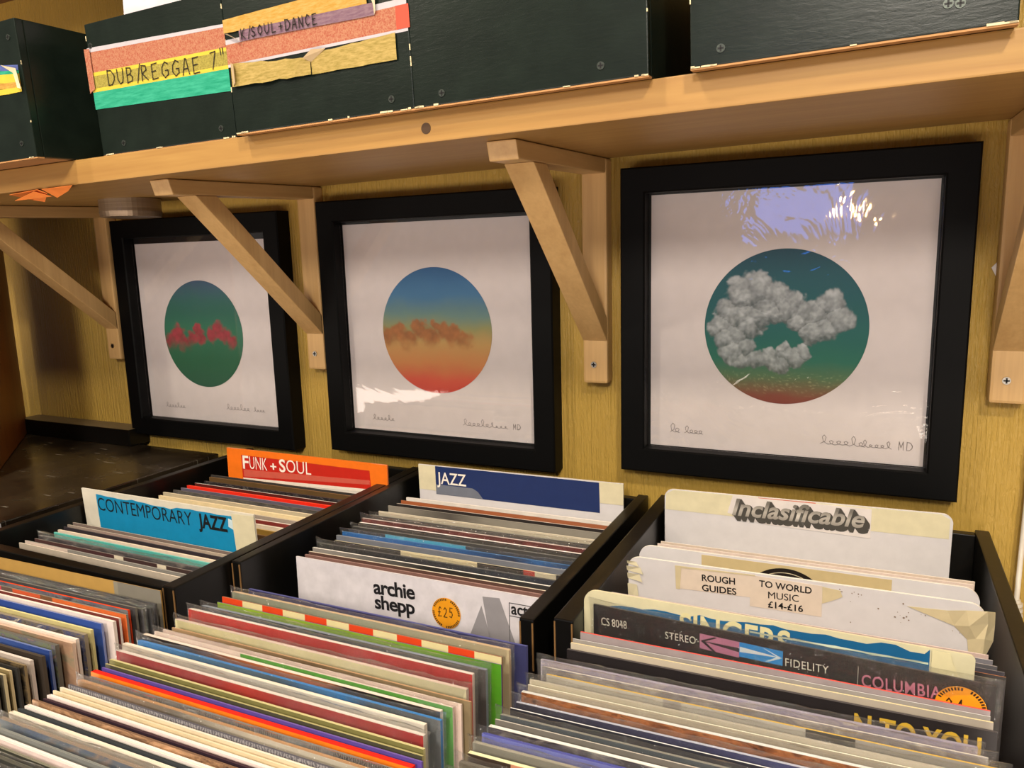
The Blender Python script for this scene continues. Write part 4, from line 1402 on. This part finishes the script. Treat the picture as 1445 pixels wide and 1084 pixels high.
CJ = [
    (-.860, -.3720, '#b8ac9c', p('#7a6a62'), 0, 'mushroom grey', .0024),
    (-.859, -.3805, '#c9bca8', ('g', [(0, '#97887c'), (.4, '#a58a80'), (1, '#b7a893')]), 0, 'greyish pink', .0024),
    (-.856, -.3880, '#4f4a4c', p('#332c30'), 0, 'dark', .0022),
    (-.852, -.3975, '#efdcc4', p('#d8c2b0'), 0, 'cream', .0034),
    (-.848, -.4060, '#8fd0c4', ('g', [(0, '#5ab8ac'), (.5, '#4aa89e'), (1, '#6ab6a8')]), 0, 'turquoise', .0028),
    (-.857, -.4195, '#6d6a66', ('n', ['#332e30', '#4a4446', '#8a8078'], 40), 1, 'dark patterned'),
    (-.850, -.4310, '#8a8078', ('r', [(0, '#4f3634'), (.3, '#4a2f30'), (.47, '#d8ccb4'), (.52, '#43302f'), (.7, '#d8ccb4'), (.75, '#443431'), (.9, '#d4c8b0')]), 0, 'brown with white dashes', .0022),
    (-.855, -.4400, '#a8a49c', ('r', [(0, '#cdbcb0'), (.26, '#85827c')]), 0, 'grey film-covered', .0024),
    (-.854, -.4480, '#efe0cc', p('#b5a898'), 0, 'cream-edged', .0024),
]
row(CJ, 'before contemporary jazz card', 'records in front of the contemporary jazz card', .004, -0.5, -.246, -.565)

# --- world music crate
WB = [
    (-.107, -.168, '#f0e6da', p('#c9b8a8'), 0, 'white-edged', .0030, 0, -.006),
    (-.109, -.176, '#efe2d8', p('#d8c4b8'), 0, 'pinkish cream', .0030, 0, -.006),
]
row(WB, 'behind the half record card', 'records among the world music dividers', .022, 1.5, -.233, -.555)
WG = [
    (-.114, -.331, '#e8d4cc', p('#bfa8a0'), 0, 'pale pink', .0024, .01),
    (-.112, -.336, '#c8c2c0', p('#77747a'), 0, 'silver grey', .0022, .0),
    (-.110, -.341, '#a39c9a', ('r', [(0, '#d98040'), (.08, '#5c5a5e')]), 0, 'grey orange-cornered', .0022, -.012),
    (-.106, -.346, '#7f7a7c', p('#45434a'), 0, 'dark grey', .0022, -.02),
    (-.106, -.3550, '#e09058', p('#2a2320'), 0, 'orange-edged', .0016, -.016),
]
row(WG, 'in front of ROUGH GUIDES', 'records in front of the rough guides card', .0, 0.0, -.233, -.555)

c, cv, X, Z = record((-.116, -.3795, -.225), -.045, 0.0, -.555, .003, '#45403c', ('g', [(0, '#211d1b'), (1, '#2a2522')]), 'black CS 8048 STEREO FIDELITY sleeve with pink and blue arrows', 'records in the world music crate', True, 5)
CREAM = flat('#d8d0c0', .5)
PINK = flat('#b0708c', .5)
BLU = flat('#2a86cc', .5)
text_obj('CS 8048', CREAM, cv, X(.0079), Z(-.0186), -.0003, .0245, .0075, rot=.05)
text_obj('STEREO', CREAM, cv, X(.0680), Z(-.0184), -.0003, .0270, .0066, rot=.03, track=1.1)
MB().box(X(.0965), X(.0975), -.0003, -.0001, Z(-.0150), Z(-.0142)).build('dot', CREAM, cv)
text_obj('FIDELITY', CREAM, cv, X(.1690), Z(-.0196), -.0003, .0330, .0068, rot=.03, track=1.1)
text_obj('COLUMBIA', flat('#c0768a', .5), cv, X(.2264), Z(-.0226), -.0003, .0545, .0100, bold=.01, rot=.06, track=1.1)
pp = patch(cv, 'pink_arrow_panel', PINK, [(X(.0984), Z(-.0205)), (X(.1318), Z(-.0215)), (X(.1318), Z(-.0073)), (X(.0984), Z(-.0069))], -.0002, .0001)
m = MB()
m.face([(X(.0990), -.0003, Z(-.0133)), (X(.1318), -.0003, Z(-.0165)), (X(.1318), -.0003, Z(-.0125))])
m.face([(X(.0990), -.0003, Z(-.0133)), (X(.1105), -.0003, Z(-.0215)), (X(.1120), -.0003, Z(-.0205)), (X(.1030), -.0003, Z(-.0133))])
m.face([(X(.0990), -.0003, Z(-.0133)), (X(.1030), -.0003, Z(-.0133)), (X(.1130), -.0003, Z(-.0080)), (X(.1110), -.0003, Z(-.0075))])
m.build('arrow', flat('#2a2224', .5), pp)
pp = patch(cv, 'blue_arrow_panel', BLU, [(X(.1318), Z(-.0203)), (X(.1668), Z(-.0203)), (X(.1668), Z(-.0075)), (X(.1318), Z(-.0072))], -.0002, .0001)
m = MB()
m.face([(X(.1322), -.0003, Z(-.0160)), (X(.1662), -.0003, Z(-.0136)), (X(.1322), -.0003, Z(-.0112))])
m.face([(X(.1662), -.0003, Z(-.0136)), (X(.1520), -.0003, Z(-.0082)), (X(.1505), -.0003, Z(-.0078)), (X(.1620), -.0003, Z(-.0132))])
m.face([(X(.1662), -.0003, Z(-.0136)), (X(.1620), -.0003, Z(-.0138)), (X(.1530), -.0003, Z(-.0196)), (X(.1548), -.0003, Z(-.0196))])
m.build('arrow', flat('#cdd8dc', .5), pp)
MB().box(X(.2231), X(.2234), -.0003, -.0001, Z(-.030), Z(-.0068)).build('thin_line', CREAM, cv)
MB().box(X(.283), X(.298), -.0003, -.0001, Z(-.024), Z(-.0095)).build('pink_block', flat('#9a5c74', .5), cv)
sticker(cv, X(.2935), Z(-.0225), .0170, '24-', -.0010)

FR = [
    (-.1200, -.4010, '#e8564c', p('#8a7f80'), 0, 'red-edged', .0030, -.02, -.0015),
    (-.1205, -.4110, '#c9c4bc', ('g', [(0, '#77747a'), (.5, '#b5b0a8'), (1, '#8a8782')]), 0, 'silvery grey', .0024, -.008, -.006),
    (-.1210, -.4185, '#efe8de', p('#8a8580'), 0, 'white paper-edged', .0018),
    (-.1200, -.4250, '#dccaa0', ('g', [(0, '#b8ac98'), (1, '#9a9084')]), 0, 'cream-edged grey', .0028),
    (-.1190, -.4360, '#4f4a4a', p('#1f1b1c'), 0, 'black with yellow letters', .0036),
    (-.1330, -.4600, '#9c94a4', ('n', ['#77707c', '#b0a4ac', '#8d84a0', '#c9bcb4'], 26), 1, 'lavender-grey'),
    (-.1280, -.4705, '#d8d0c8', ('n', ['#5a5660', '#8a8488', '#c0b8b0'], 50), 1, 'pale mottled', .0022),
    (-.1200, -.4800, '#dcb450', ('r', [(0, '#b3aca0'), (.3, '#97908a'), (.34, '#b0aaa0'), (.62, '#4c4844'), (.72, '#9a948c')]), 1, 'yellow-edged grey', .0026),
    (-.1290, -.4920, '#b4ac9c', ('g', [(0, '#b3a994'), (.4, '#a49c8c'), (1, '#bdb3a4')]), 1, 'putty grey'),
    (-.1275, -.5000, '#e6dcc8', ('g', [(0, '#a89c88'), (1, '#8f8678')]), 0, 'cream thin', .0020),
    (-.1280, -.5090, '#ece2d8', ('n', ['#2c1a10', '#74401c', '#a8683a', '#4a2a18'], 60), 1, 'rust-patterned', .0042),
    (-.1260, -.5240, '#b9bccb', ('g', [(0, '#2c2a36'), (.45, '#2f3050'), (.6, '#3d4068'), (1, '#4a4a78')]), 1, 'navy white-edged', .0032),
    (-.1270, -.5335, '#e8e4e0', ('g', [(0, '#26262e'), (1, '#34343c')]), 0, 'black white-lined', .0020),
    (-.1300, -.5430, '#8d8a80', ('g', [(0, '#464c52'), (.6, '#474d52'), (1, '#7a756c')]), 1, 'dark slate'),
    (-.1310, -.5505, '#b8b2a8', p('#66625c'), 0, 'ash grey', .0020),
    (-.1315, -.5580, '#e0d8d2', ('n', ['#2a262a', '#3c363a', '#8d8480'], 60), 0, 'white-edged black', .0042),
    (-.1320, -.5680, '#4a4fa0', ('g', [(0, '#6a70bc'), (.5, '#7478b4'), (.52, '#b4b4cc'), (.56, '#6c70ac'), (1, '#5a5c8c')]), 1, 'violet-blue', .0034),
    (-.1335, -.5790, '#a09a8c', ('g', [(0, '#77746a'), (1, '#8c887c')]), 1, 'grey-olive'),
    (-.1310, -.5900, '#ecd8ae', ('r', [(0, '#3a2e26'), (.10, '#c08468'), (.2, '#4c3a30'), (.5, '#8a6a58')]), 0, 'cream-edged pictured', .0040),
    (-.1320, -.6010, '#6d675c', ('n', ['#3a362e', '#6a6254', '#8d8474'], 30), 1, 'mossy brown'),
    (-.1310, -.6130, '#bdb6aa', p('#77736c'), 1, 'dove grey'),
    (-.1310, -.6250, '#4c4a4c', p('#2c2a2c'), 1, 'coal black'),
    (-.1310, -.6370, '#ddd2c0', p('#a39a8a'), 1, 'stone'),
]
res = row(FR, 'before the CS 8048 record', 'records in the world music crate', .030, -2.5, -.240, -.555, tmax=.0036, gain=1.3)
c, cv, X, Z = res[4]
text_obj('N TO YOU', flat('#c9a436', .5), cv, X(.2250), Z(-.0240), -.0004, .081, .0185, bold=.03)
c, cv, X, Z = res[5]
m = MB()
for a, b in ((.235, .253), (.262, .275), (.283, .297), (.303, .313)):
    m.box(X(a), X(b), -.0003, -.0001, Z(-.016), Z(-.007))
m.build('red_block', flat('#c8523a', .5), cv)

# ------------------------------------------------------------------ lift everything to its real height above the floor
for o in list(S.objects):
    if o.parent is None and o.type not in {'CAMERA', 'LIGHT'}:
        o.location.z += Z0
